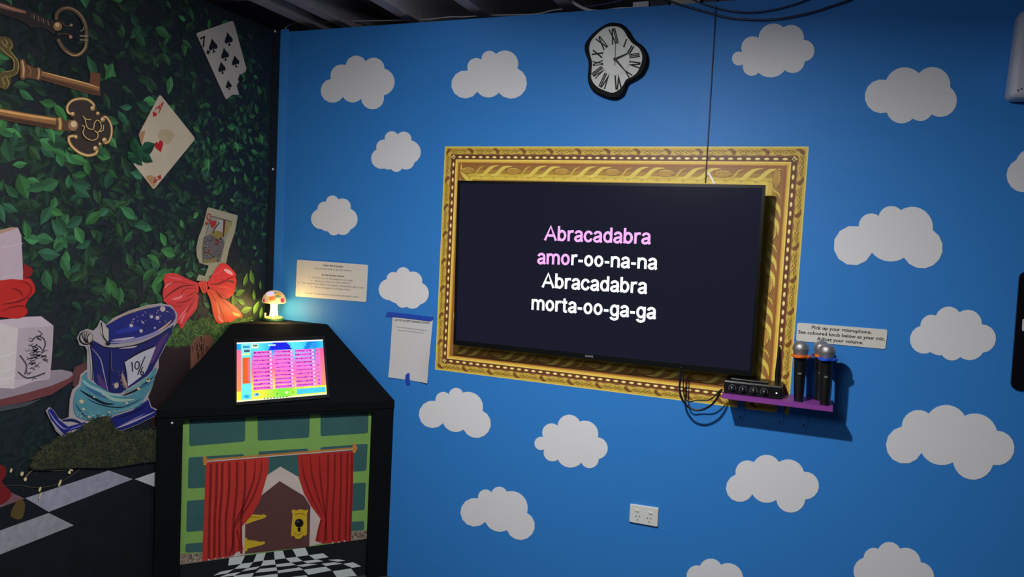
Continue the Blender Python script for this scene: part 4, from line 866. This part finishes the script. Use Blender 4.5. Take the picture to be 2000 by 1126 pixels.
# top hat cutout
OH, SH_ = (80, 580), 4.02
ht = empty('top_hat_cutout', LEFT.at(200, 840), 'tilted blue top hat cutout with teal scarf and 10/6 card, left of the kiosk', 'top hat')
x = zart(OH, SH_, 0.0092)
x.poly([(25,890),(55,860),(90,888),(120,940),(150,962),(205,940),(215,800),(235,725),(285,680),(298,605),(350,565),(350,420),(335,385),(290,375),(270,320),(298,268),(350,247),(400,262),(432,230),(455,178),(500,215),(560,160),(680,105),(820,60),(930,46),(1010,62),(1058,128),(1052,205),(1005,262),(965,380),(912,480),(912,552),(882,620),(862,700),(828,780),(855,858),(907,880),(882,932),(760,992),(640,1042),(420,1070),(330,1040),(230,1070),(160,1097),(105,1050),(60,965)], (176,166,170), h=0.0, thick=.003)
x.build('backing', M_hat, ht)
NV, PU, TE = (30,36,104), (84,56,116), (84,144,158)
shp('crown', [(395,335),(480,385),(600,400),(760,362),(900,302),(1030,215),(955,385),(885,520),(825,610),(640,730),(600,752),(500,735),(400,655),(382,500),(376,390)], NV, 0.0100, [([(430,600),(470,690),(520,740)], 50, PU), ([(980,280),(900,400),(850,520)], 46, PU), ([(525,400),(525,560),(520,730)], 14, (16,16,34)), ([(540,420),(535,560)], 8, (150,130,160)), ([(385,400),(450,480),(480,600),(510,730)], 8, (180,160,176)), ([(400,360),(520,395),(680,385),(820,340),(1010,240)], 12, (16,16,30)), ([(600,400),(700,390),(740,380)], 12, (196,180,190)), ([(590,560),(600,640),(580,720)], 34, (40,34,90)), ([(620,600),(640,680),(670,720)], 22, (160,140,130))], 2, M_hat, ht, OH, SH_, 0)
shp('brim_top', [(500,215),(600,150),(750,98),(900,68),(1000,76),(1042,135),(1020,195),(900,275),(780,322),(640,352),(530,365),(490,310),(480,250)], (34,42,122), 0.0106, [([(510,355),(640,345),(780,318),(900,268),(1005,190)], 26, (150,142,190)), ([(900,262),(960,225),(1008,180)], 14, (214,176,130)), ([(500,215),(620,145),(760,95),(900,70)], 12, (190,160,130)), ([(560,280),(680,250),(760,240)], 40, (44,58,160)), ([(540,335),(640,325),(720,312)], 16, (196,188,206))], 2, M_hat, ht, OH, SH_, 0)
x = zart(OH, SH_, 0.0110)
for k in range(34): t = random.random(); x.ell((random.uniform(680, 1020), random.uniform(90, 230) + 20 * random.random()), random.uniform(2, 5), random.uniform(2, 5), 0, (210,184,180), n=8, h=0.0)
for p, r_ in (((692,220),14),((770,262),14),((852,152),13),((898,160),16),((782,195),8),((878,238),8),((940,90),22)): x.ell(p, r_, r_, 0, (206,190,196), h=.0002, n=10)
for k in range(22): x.ell((random.uniform(540, 640), random.uniform(570, 730)), 3, 3, 0, (196,150,150), n=6, h=0.0)
x.ell((575,690), 18, 22, 0, (196,180,160), h=.0002); x.build('star_speckles', M_hat, ht, kind='stuff')
shp('price_card', [(640,505),(750,435),(888,380),(850,480),(818,560),(795,600),(665,700)], (196,194,204), 0.0112, [([(640,505),(750,435),(888,380)], 12, (16,16,22)), ([(640,505),(655,600),(665,700)], 8, (16,16,22)), ([(620,590),(640,650),(660,700)], 18, (190,160,140))], 0, M_hat, ht, OH, SH_, 0)
x = zart(OH, SH_, 0.0120); ik = (20, 22, 40)
x.stroke([(695,505),(700,545),(702,582)], 9, ik); x.stroke([(735,500),(722,520),(722,548),(738,562),(752,540),(752,510),(735,500)], 8, ik); x.stroke([(800,462),(770,530),(742,605)], 8, ik); x.stroke([(782,545),(768,570),(765,598),(778,606),(788,585),(770,582)], 8, ik); x.build('price_lettering', M_ink, ht, kind='stuff')
shp('scarf', [(305,620),(345,582),(352,640),(440,695),(520,742),(620,772),(720,745),(880,548),(884,600),(855,700),(812,762),(760,850),(700,868),(540,925),(400,962),(300,952),(245,905),(238,800),(262,722),(298,690)], TE, 0.0116, [([(290,725),(360,770),(480,830),(560,835)], 20, (18,24,34)), ([(300,640),(360,690),(500,750),(640,775)], 22, (150,188,186)), ([(620,770),(740,720),(870,620)], 16, (18,26,36)), ([(340,790),(450,840),(620,860),(780,790)], 10, (28,46,60)), ([(640,740),(740,690),(860,590)], 22, (110,166,166)), ([(330,700),(420,750),(500,790)], 26, (60,104,150)), ([(250,830),(330,930),(450,950)], 16, (34,82,96)), ([(430,720),(560,800),(720,800)], 26, (160,192,176)), ([(760,700),(820,680),(850,650)], 22, (60,108,150)), ([(560,900),(700,860),(790,800)], 12, (120,174,170))], 2, M_hat, ht, OH, SH_, 0)
x = zart(OH, SH_, 0.0124)
for p, r_ in (((300,815),20),((315,875),14),((400,780),9),((520,898),10),((360,935),12),((655,825),12),((685,800),8),((750,715),14),((825,650),18),((820,640),9),((470,760),7),((560,890),6)): x.ell(p, r_, r_ * .8, 20, (206,190,160), n=9, h=0.0)
for k in range(26): x.ell((random.uniform(260, 520), random.uniform(900, 945)), random.uniform(3, 7), 3, 0, (200,206,204), n=6, h=.0002)
x.build('scarf_speckles', M_hat, ht, kind='stuff')
shp('brim_front', [(330,985),(440,985),(560,930),(700,885),(825,800),(846,862),(893,888),(880,925),(760,985),(640,1034),(440,1060),(335,1030)], (34,38,120), 0.0114, [([(560,1030),(700,975),(880,895)], 14, (190,180,196)), ([(540,960),(700,905),(820,840)], 18, (20,24,70)), ([(600,1010),(720,950),(800,910)], 10, (120,110,170))], 0, M_hat, ht, OH, SH_, 0)
shp('brim_tip', [(35,885),(58,868),(85,890),(125,958),(195,1012),(330,975),(335,1010),(205,1045),(160,1085),(110,1040),(62,955)], (36,38,124), 0.0114, [([(45,890),(90,960),(150,1020),(190,1030)], 10, (160,156,190)), ([(60,960),(110,1030),(160,1075)], 18, (170,160,168)), ([(150,965),(230,960),(300,985)], 22, (24,28,80)), ([(200,1035),(280,1010),(330,990)], 12, (110,104,180))], 0, M_hat, ht, OH, SH_, 0)
x = zart(OH, SH_, 0.0124); x.ell((335,316), 56, 54, 0, (24,24,30), h=0.0); x.ell((338,314), 48, 47, 0, (176,168,158), h=.0002)
for q in (-34, -16, 4, 24): x.stroke([(338 + q, 272 + abs(q) * .3), (330 + q * .6, 315), (345 + q * .3, 356)], 8, (24,24,30), h=.0004)
x.poly([(455,190),(512,250),(512,335),(500,345),(450,282)], (186,180,170), h=.0006); x.stroke([(455,195),(470,300),(500,345)], 7, (24,24,30), h=.0007); x.stroke([(360,370),(372,450),(382,560),(385,640)], 20, (170,170,172), h=.0004); x.stroke([(368,380),(382,470),(388,560),(386,640)], 8, (16,16,22), h=.0006)
x.ell((375,365), 14, 14, 0, (30,30,36), h=.0008); x.ell((508,360), 20, 14, 0, (24,24,32), h=.0008); x.build('hat_pin', M_hat, ht, kind='stuff')
for px_, py_ in ((535, 61), (531, 330)):
    w = LEFT.at(px_, py_); tag(MB().lathe([(0, 0), (0.006, 0), (0.005, 0.003), (0, 0.004)], Matrix.Translation((XL + 0.0062, w.y, w.z)) @ Matrix.Rotation(math.pi / 2, 4, 'Y'), 10).build('wall_screw', mat('screw_white', (225, 225, 225), 0.3)),
        'small white screw at the top of the corner strip' if py_ < 100 else 'small white screw halfway down the corner strip', 'screw')

# ------------------------------------------------------------------ karaoke kiosk standing across the corner
KL = Vector((XL + 0.018, -0.703, 0)); KR = Vector((-1.741, -0.004, 0)); KU = (KR - KL).normalized(); KW = (KR - KL).length
KF = Plane(KL, KU, (0, 0, 1)); ZF = 0.733; N = KF.N
M_kb = mat('kiosk_black', (11, 14, 17), 0.85, bump=0.5, bscale=260, var=0.2, spec=0.12)
ki = empty('karaoke_kiosk', (XL + 0.35, -0.35, FZ), 'black corner kiosk with sloped lid, touch screen and printed curtain front', 'kiosk')
ZT = 1.052
TLp = Vector((XL + 0.018, -0.290, ZT)); TRp = Vector((-2.127, -0.004, ZT))
CN = Vector((XL + 0.018, -0.004, 0))
def KP(u, z, h=0.0): return KF.pt(u, z, h)
# lid: sloped slab from the front edge up to the flat top
A0, A1 = KP(0.0, ZF), KP(KW, ZF); th = 0.035
MB().solid([A0, A1, TRp, TLp, A0 - Vector((0, 0, th)), A1 - Vector((0, 0, th)), TRp - Vector((0, 0, th)), TLp - Vector((0, 0, th))], [(0, 1, 2, 3), (4, 5, 6, 7), (0, 1, 5, 4), (1, 2, 6, 5), (2, 3, 7, 6), (3, 0, 4, 7)]).build('sloped_lid', M_kb, ki)
MB().solid([TLp, TRp, (CN.x, CN.y, ZT), TLp - Vector((0, 0, th)), TRp - Vector((0, 0, th)), (CN.x, CN.y, ZT - th)], [(0, 1, 2), (3, 4, 5), (0, 1, 4, 3), (1, 2, 5, 4), (2, 0, 3, 5)]).build('top_shelf', M_kb, ki)
uL = KF.uv(355, 900)[0]; uR = KF.uv(726, 900)[0]
KM = KF.mtx()
MB().box((0, FZ, -0.06), (uL, ZF - th - 0.0005, -0.006), KM).build('side_post', M_kb, ki)
MB().box((uR, FZ, -0.06), (KW, ZF - th - 0.0005, -0.006), KM).build('side_post', M_kb, ki)
MB().box((uL + 0.0005, ZF - th - 0.012, -0.045), (uR - 0.0005, ZF - th - 0.0005, -0.004), KM).build('header_rail', M_kb, ki)
MB().box((uL + 0.0005, FZ, -0.06), (uR - 0.0005, ZF - th - 0.013, -0.0405), KM).build('front_board', M_kb, ki)
w = KF.at(336, 826, -0.004); MB().lathe([(0, 0), (0.005, 0), (0.004, 0.002), (0, 0.003)], Matrix.Translation(w) @ N.to_track_quat('Z', 'Y').to_matrix().to_4x4(), 10).build('screw_head', mat('screw_white2', (200, 200, 200), 0.3), ki)
# printed front
PF = Plane(KP(0, 0, -0.040), KU, (0, 0, 1)); PO, PS = (290, 770), 3.162
M_kp = print_mat('kiosk_print', 0.42, 1.0, var=0.07, vscale=12)
u0, u1 = uL + 0.001, uR - 0.001; zt_ = ZF - th - 0.0135
x = Art(PF, sc=None, h=0.0002); x.poly([(u0, FZ+0.002), (u1, FZ+0.002), (u1, zt_), (u0, zt_)], (128,172,90), h=0.0); fp = x.build('front_print', M_kp, ki)
def kp(name, pts, c, hh, sm=0, label=None, strokes=()):
    x = Art(PF, PO, PS, h=hh); x.poly(pts, c, h=0.0, smooth=sm)
    for e in strokes: x.stroke(e[0], e[1], e[2], taper=e[3] if len(e) > 3 else False, h=.0003)
    return x.build(name, M_kp, fp, label=label)
TG = (58,98,98)
xa, _ = PF.uv(290 + 205 / 3.162, 950)
for B in ([(252,96),(600,72),(596,290),(252,318)], [(675,68),(1000,48),(992,265),(675,285)], [(1065,44),(1362,26),(1356,238),(1062,257)], [(247,388),(590,366),(590,560),(243,580)], [(678,352),(985,332),(985,500),(678,520)], [(1062,325),(1354,303),(1345,470),(1062,490)],
          [(237,655),(590,630),(590,820),(233,848)], [(1062,560),(1342,542),(1335,712),(1062,735)], [(228,920),(590,895),(590,960),(227,975)], [(1062,795),(1333,780),(1331,836),(1062,858)]):
    x = Art(PF, PO, PS); qv = [x.q(p) for p in B]; lim = zt_ - 0.0005; qv = [(min(max(u, u0), u1), min(v, lim)) for u, v in qv]
    y = Art(PF, sc=None, h=0.0006); y.poly(rounded_quad(qv, 0.010), TG, h=0.0); y.build('wall_block', M_kp, fp)
def clipu(pts):
    x = Art(PF, PO, PS); return [(min(max(u, u0), u1), min(max(v, FZ+.002), zt_)) for u, v in (x.q(p) for p in pts)]
def kuv(name, pts, c, hh, kind=None):
    y = Art(PF, sc=None, h=hh); y.poly(clipu(pts), c, h=0.0); return y.build(name, M_kp, fp, kind)
kuv('stone_strip', [(180,985),(600,958),(600,1000),(180,1052)], (146,132,118), .0007); kuv('stone_strip', [(1050,868),(1400,830),(1400,884),(1050,925)], (150,134,118), .0007)
x = Art(PF, PO, PS, h=.0010)
for k in range(170):
    if k % 2: px_ = random.uniform(202, 332); py_ = 982 - (px_ - 195) * .125 + random.uniform(8, 56)
    else: px_ = random.uniform(1252, 1350); py_ = 850 - (px_ - 1250) * .14 + random.uniform(6, 42)
    x.ell((px_, py_), random.uniform(3, 8), random.uniform(2, 4), random.uniform(0, 180), random.choice([(96,82,74), (190,176,160), (118,100,90)]), h=0.0, n=7)
x.build('stone_speckles', M_kp, fp, kind='stuff')
kuv('floor_print', [(150,1056),(190,1050),(1357,888),(1420,880),(1420,1700),(150,1700)], (26,30,34), .0009)
kp('door_surround', [(690,620),(735,495),(815,443),(922,506),(965,620),(1062,690),(1077,915),(985,938),(600,985),(525,1002),(515,830)], (206,190,182), .0010)
kp('door_leaf', [(597,800),(693,625),(810,533),(960,625),(1000,690),(993,938),(595,983)], (94,62,60), .0013)
kp('dark_pelmet', [(738,388),(925,372),(925,507),(815,443),(736,494)], TG, .0013)
YG = (206,172,44)
for P in ([(604,742),(640,738),(700,742),(712,737),(731,750),(714,762),(680,772),(625,790),(604,800)], [(594,884),(608,884),(612,895),(700,908),(712,904),(722,914),(704,926),(612,950),(606,966),(592,966)]): kp('strap_hinge', P, YG, .0017, label='printed gold strap hinge', strokes=[([(P[0][0] + 15, P[0][1] + 12), (P[0][0] + 80, P[0][1] + 14)], 3, (140,112,30))])
kp('knob_plate', [(882,718),(896,708),(912,714),(940,706),(966,714),(980,708),(986,718),(978,740),(978,860),(956,868),(940,886),(922,890),(906,884),(898,868),(882,872),(884,800),(890,740)], YG, .0017, 2, 'printed gold door knob plate', [([(905,740),(935,732),(965,740)], 6, (150,120,30)), ([(900,850),(925,866),(950,850)], 5, (150,120,30))])
x = Art(PF, PO, PS, h=.0022); x.ell((930,792), 27, 27, 0, (18,20,22), h=0.0); x.ell((922,783), 8, 7, 0, (70,72,74), h=.0002); x.ell((930,828), 11, 9, 0, (18,20,22), h=0.0, n=12); x.poly([(925,830),(936,830),(940,845),(922,845)], (18,20,22), h=.0002); x.build('door_knob', M_kp, fp)
RC, RC2 = (190,54,48), (132,32,32)
fl = []
for i, xx in enumerate((378, 415, 448, 492, 540, 590)):
    fl.append(([(xx + 8, 425 - i * 3), (xx + 4, 600), (xx - 2 - i * 4 + (i > 3) * 4, 780), (xx - 6 - i * 2, 1010 - i * 6)], 15, RC2))
fl += [([(660,400),(650,520),(600,660),(545,770),(520,840)], 14, RC2, True), ([(700,396),(690,500),(640,640),(560,770),(530,830)], 12, RC2, True), ([(545,835),(560,900),(560,965)], 10, RC2), ([(518,840),(520,920),(500,990)], 12, RC2)]
fl += [([(xx + 24, 430), (xx + 20, 640), (xx + 8, 1000)], 9, (198,60,52)) for xx in (378, 415, 448)]
kp('curtain', [(355,418),(743,386),(742,450),(725,525),(690,645),(640,742),(566,826),(575,890),(586,955),(530,978),(500,1000),(415,1012),(332,1028),(340,800)], RC, .0020, label='printed red curtain, left half', strokes=fl)
fr_ = [([(xx, 368 - i * 3), (xx - 2, 560), (xx - 8 - (i < 2) * 6, 740), (xx - 12, 900)], 13, RC2) for i, xx in enumerate((1110, 1150, 1190, 1228, 1256))]
fr_ += [([(945,380),(960,500),(1010,640),(1070,750)], 12, RC2, True), ([(1000,376),(1010,500),(1050,640),(1085,750)], 12, RC2, True), ([(1055,370),(1062,520),(1085,700),(1095,760)], 12, RC2, True), ([(1070,770),(1050,840),(1045,900)], 9, RC2), ([(1098,770),(1090,840),(1085,910)], 9, RC2)]
kp('curtain', [(920,372),(1268,346),(1262,600),(1250,903),(1160,912),(1080,918),(1030,902),(1045,830),(1062,765),(1000,682),(960,610),(930,510)], (180,46,42), .0020, label='printed red curtain, right half', strokes=fr_)
x = Art(PF, PO, PS, h=.0030); x.stroke([(350,413),(1275,337)], 6, (214,196,190), h=0.0, smooth=0); x.stroke([(345,404),(1278,329)], 12, (188,128,66), h=.0002, smooth=0)
for q, r_ in (((352,408), 1), ((1274,330), 1)): x.poly([(q[0]-14,q[1]-28),(q[0]+6,q[1]-30),(q[0]+6,q[1]-14),(q[0]+14,q[1]-12),(q[0]+14,q[1]+12),(q[0]+6,q[1]+14),(q[0]+6,q[1]+28),(q[0]-14,q[1]+28)], (196,132,66), h=.0005)
x.build('curtain_rod', M_kp, fp)
x = Art(PF, PO, PS, h=.0030)
for P in ((372,1018),(415,1012),(460,1006),(1137,913),(1175,909),(1210,903)): x.ell(P, 6, 4, 0, (220,214,206), h=0.0, n=8)
x.build('curtain_weights', M_kp, fp, kind='stuff')
# warped chequer below the door, drawn in its own crop of the photograph
CH, CS2 = (340, 1040), 5.0
rows = [[(540,240),(692,222),(806,205),(895,192),(976,182),(1062,172),(1155,158),(1282,143),(1440,125)],
        [(528,318),(655,300),(772,285),(872,268),(982,260),(1086,246),(1196,232),(1314,216),(1455,198)],
        [(420,380),(585,352),(730,338),(846,322),(990,306),(1140,288),(1255,274),(1370,256),(1505,236),(1670,268)],
        [(385,415),(560,385),(700,352),(835,345),(996,330),(1160,312),(1290,300),(1420,288),(1560,262),(1740,285),(1825,325)],
        [(340,450),(500,402),(655,380),(790,388),(1008,385),(1260,360),(1380,335),(1540,322),(1650,300),(1740,340),(1890,340)],
        [(300,480),(440,420),(590,420),(760,425),(1012,432),(1310,408),(1560,370),(1740,345),(1890,360)],
        [(260,520),(400,470),(560,470),(740,480),(1015,490),(1350,470),(1590,430),(1790,420),(1890,410)],
        [(220,580),(370,540),(540,545),(720,555),(1015,565),(1370,545),(1620,520),(1850,500),(1895,490)]]
WH = [
 [(540,240),(692,222),(655,300),(528,318)], [(806,205),(895,192),(872,268),(772,285)], [(976,182),(1062,172),(1086,246),(982,260)], [(1155,158),(1282,143),(1314,216),(1196,232)],
 [(655,300),(772,285),(730,338),(585,352)], [(872,268),(982,260),(992,306),(848,322)], [(1086,246),(1196,232),(1256,274),(1140,288)], [(1314,216),(1455,198),(1508,236),(1372,256)],
 [(450,378),(585,352),(520,392),(385,415)], [(712,345),(846,322),(800,352),(655,376)], [(992,306),(1140,288),(1190,312),(1000,332)], [(1256,274),(1400,258),(1460,276),(1300,294)], [(1505,262),(1600,256),(1672,268),(1600,280)],
 [(520,400),(655,378),(590,416),(440,432)], [(835,350),(998,334),(1008,366),(790,388)], [(1190,318),(1300,298),(1400,304),(1260,330)], [(1440,300),(1560,284),(1645,298),(1480,322)], [(1650,302),(1745,284),(1828,325),(1740,340)],
 [(1010,366),(1225,334),(1262,358),(1016,392)], [(1262,358),(1480,328),(1540,364),(1310,408)], [(1548,372),(1728,345),(1785,418),(1590,436)],
 [(590,418),(780,388),(760,428),(560,450)], [(770,428),(1010,396),(1012,450),(740,470)], [(1140,430),(1290,410),(1340,470),(1130,490)], [(1785,418),(1885,405),(1885,440),(1800,470)],
 [(420,445),(560,450),(500,500),(340,500)], [(700,470),(740,470),(700,530),(520,550)], [(1012,450),(1130,490),(1140,560),(1012,560)], [(1340,470),(1590,436),(1640,520),(1380,560)]]
for P in WH:
    x = Art(PF, CH, CS2); qv = [x.q(p) for p in P]; qv = [(min(max(u, u0), u1), max(v, FZ+.003)) for u, v in qv]
    y = Art(PF, sc=None, h=.0012); y.poly(qv, (206,214,212), h=0.0); y.build('white_tile', M_kp, fp)

# touch screen set into the lid
LP = Plane(A0, KU, ((TLp + TRp) / 2 - (A0 + A1) / 2)); 
M_bez = mat('screen_bezel', (20, 21, 23), 0.3)
SP = Plane(LP.pt(0, 0, 0.012), LP.U, LP.V); SO, SS = (440, 650), 7.505
ts = [SP.uv(SO[0] + p[0] / SS, SO[1] + p[1] / SS) for p in ((98,98),(1440,78),(1530,985),(150,1078))]
us = [min(ts[0][0], ts[3][0]), max(ts[1][0], ts[2][0])]
scE = bpy.data.objects.new('touch_screen', None); COL.objects.link(scE); scE.parent = ki; scE.matrix_parent_inverse = ki.matrix_world.inverted()
MB().prism(rounded_quad([(u, v) for u, v in ts], 0.006), -0.012, -0.001, SP.mtx()).build('screen_bezel', M_bez, scE)
QS = [(145,157),(1410,132),(1490,940),(167,1032)]
def mixc(a, b, t): t = max(0, min(1, t)); return tuple(a[i] * (1 - t) + b[i] * t for i in range(3))
def bg(s_, t):
    r = t + .10 * math.sin(s_ * 5)
    if r < .28: c = mixc((20,150,235), (90,226,240), abs(math.sin(s_ * 7)))
    elif r < .55: c = mixc((120,180,250), (255,110,190), (r - .28) / .15)
    elif r < .75: c = mixc((255,110,150), (255,190,90), (r - .55) / .2)
    else: c = mixc((255,200,90), (250,250,90), (r - .75) / .15)
    if s_ < .05 and t > .12: c = mixc((255,110,180), (255,160,60), t)
    if s_ > .90 and t > .15: c = mixc((255,90,170), (255,180,80), t - .1)
    if .24 < s_ < .70 and t < .16 and abs(s_ - .5) < .14 - (.14 - t) * .6: c = (20,30,225)
    if .82 < s_ + t * .3 < .89 and t < .2: c = (20,130,225)
    if t < .02: c = (250,250,240)
    if t > .83: c = mixc((250,240,70), (120,240,70), 1 - abs(s_ - .52) * 4)
    if t > .965: c = (255,246,200)
    return tuple(int(v) for v in c)
M_em = print_mat('screen_image', 0.2, 1.0, emit=1.12, var=0.0)
x = Art(SP, SO, SS, h=0.0); x.grid(QS, 60, 40, bg, h=0.0)
def sq(s_, t): a_, b_, c_, d_ = QS; return tuple(a_[k]*(1-s_)*(1-t)+b_[k]*s_*(1-t)+c_[k]*s_*t+d_[k]*(1-s_)*t for k in (0, 1))
def sr(s0, t0_, s1, t1_, c, h): x.poly([sq(s0, t0_), sq(s1, t0_), sq(s1, t1_), sq(s0, t1_)], c, h=h)
sr(.05, .02, .165, .97, (110,236,240), .0002); sr(.065, .26, .155, .70, (255,96,40), .0004); sr(.125, .28, .155, .66, (255,110,130), .0005); sr(.06, .04, .16, .22, (150,236,240), .0004); sr(.07, .06, .15, .10, (40,150,210), .0006); sr(.085, .13, .15, .17, (60,90,120), .0006); sr(.06, .19, .15, .22, (230,240,160), .0006)
sr(.17, .04, .25, .11, (226,246,210), .0004); sr(.19, .05, .24, .08, (90,110,110), .0006); sr(.36, .055, .45, .08, (200,240,250), .0004)
x.ell(sq(.11, .92), 52, 30, 0, (60,200,250), h=.0005); x.ell(sq(.11, .92), 14, 10, 0, (20,90,190), h=.0007, n=10); sr(.19, .875, .25, .93, (150,220,250), .0004); sr(.21, .885, .24, .91, (40,90,150), .0006)
sr(.67, .86, .99, .955, (66,206,250), .0004)
cols = [(.185,.405), (.43,.645), (.665,.89), (.905,.955)]
for ci, (s0, s1) in enumerate(cols):
    for r_ in range(10):
        t0_ = .16 + r_ * .0675; c = mixc((238,120,226), (250,120,200), random.random()); sr(s0, t0_, s1, t0_ + .058, c, .0004)
        k = s0 + .008
        while k < s1 - .03:
            wd = random.uniform(.012, .03); sr(k, t0_ + random.uniform(.012, .022), min(k + wd, s1 - .02), t0_ + random.uniform(.030, .042), random.choice([(190,30,180), (214,60,196), (160,20,170)]), .0006); k += wd + random.uniform(.002, .006)
        if ci < 3: sr(s1 - .028, t0_ + .012, s1 - .006, t0_ + .04, (255,214,250), .0007); sr(s1 - .05, t0_ + .015, s1 - .038, t0_ + .04, (130,10,150), .0007)
sr(.44, .905, .46, .93, (80,190,70), .0004); x.ell(sq(.555, .91), 24, 20, 0, (244,250,170), h=.0006); sr(.62, .895, .64, .925, (90,200,80), .0004)
for k in range(8): sr(.30 + k * .035, .972, .318 + k * .035, .99, random.choice([(60,60,60), (110,90,60), (70,110,160)]), .0006)
x.build('display', M_em, scE)

# ------------------------------------------------------------------ mushroom lamp on the kiosk
TOPP = ZT
d = CF * F + CR * (541 - 1000) - CU * (617 - 563); pbase = CAM + d * ((ZT - CAM.z) / d.z)
pbase.x = max(pbase.x, XL + 0.075); pbase.y = min(pbase.y, -0.075)
ml = empty('mushroom_lamp', (pbase.x, pbase.y, ZT), 'small glowing mushroom lamp with flowered cap on top of the kiosk', 'lamp'); T = Matrix.Translation((pbase.x, pbase.y, ZT))
MB().lathe([(0, 0.0005), (0.047, 0.0005), (0.050, 0.004), (0.049, 0.012), (0.044, 0.015), (0, 0.0155)], T, 36).build('base', mat('lamp_base', (30, 74, 52), 0.5, var=0.2, bscale=60), ml, True)
MB().lathe([(0.0, 0.0156), (0.043, 0.0156), (0.040, 0.019), (0.025, 0.021), (0.0, 0.021)], T, 36).build('moss_mound', mat('lamp_mound', (210, 196, 90), 0.6, emit=(240, 220, 90), est=0.55), ml, True)
MB().lathe([(0, 0.0212), (0.021, 0.0212), (0.019, 0.035), (0.0165, 0.055), (0.0165, 0.075), (0.019, 0.088), (0, 0.088)], T, 32).build('stem', mat('lamp_stem', (255, 240, 190), 0.4, emit=(255, 246, 150), est=1.7), ml, True)
prof = [(0.0, 0.0885), (0.020, 0.0885), (0.042, 0.086), (0.053, 0.087), (0.0565, 0.093), (0.0545, 0.106), (0.048, 0.122), (0.036, 0.136), (0.020, 0.1445), (0.0, 0.147)]
MB().lathe(prof, T, 40).build('cap', mat('lamp_cap', (226, 190, 130), 0.35, var=0.2, bscale=25, emit=(240, 206, 130), est=0.42, coat=0.4), ml, True)
def capdot(az, el, r_, c, nm='painted_flower', squash=1.0):
    v = Vector((math.cos(az) * math.cos(el) * 0.0562, math.sin(az) * math.cos(el) * 0.0562, 0.0935 + math.sin(el) * 0.0535)); nrm = Vector((math.cos(az) * math.cos(el), math.sin(az) * math.cos(el), math.sin(el) * 1.05)).normalized()
    MB().lathe([(0, 0.0022), (r_ * .6, 0.0018), (r_, 0.0)], T @ Matrix.Translation(v - nrm * 0.0006) @ nrm.to_track_quat('Z', 'Y').to_matrix().to_4x4() @ Matrix.Diagonal((squash, 1, 1, 1)), 16).build(nm, mat('paint%d_%d_%d' % c, c, 0.4, emit=c, est=0.45), ml, True)
vd = math.atan2(CAM.y - pbase.y, CAM.x - pbase.x)
capdot(vd - .55, .85, .017, (240, 220, 250), squash=1.2); capdot(vd - .56, .87, .010, (214, 60, 214)); capdot(vd + .75, .18, .012, (206, 40, 80)); capdot(vd - 1.0, .12, .009, (196, 50, 96)); capdot(vd - .15, .35, .011, (236, 120, 50), squash=1.5); capdot(vd + .35, .55, .008, (110, 140, 110), 'painted_leaf', 1.9); capdot(vd + .05, .95, .008, (112, 140, 120), 'painted_leaf', 1.6); capdot(vd + .55, .85, .013, (232, 160, 60)); capdot(vd + .6, .6, .006, (226, 180, 50), 'painted_leaf')
q = T @ Vector((math.cos(vd - 1.35) * .040, math.sin(vd - 1.35) * .040, 0.0192)); MB().lathe([(0, 0), (.004, 0), (.003, .012), (.006, .013), (.005, .017), (0, .020)], Matrix.Translation(q), 12).build('tiny_mushroom', mat('tiny_m', (240, 200, 170), 0.4, emit=(240, 190, 150), est=0.3), ml, True)
q = T @ Vector((math.cos(vd + .3) * .034, math.sin(vd + .3) * .034, 0.0192)); MB().lathe([(0, 0), (.009, 0), (.008, .007), (.004, .011), (0, .012)], Matrix.Translation(q), 12).build('painted_pebble', mat('peb', (210, 170, 60), 0.5, emit=(230, 190, 70), est=0.4), ml, True)
lp = point('mushroom_glow', (pbase.x + 0.03, pbase.y - 0.030, ZT + 0.055), 0.02, 0.55, (1.0, 0.72, 0.22))
point('mushroom_glow_wall', (pbase.x + 0.09, pbase.y - 0.05, ZT + 0.05), 0.03, 1.1, (1.0, 0.66, 0.22))
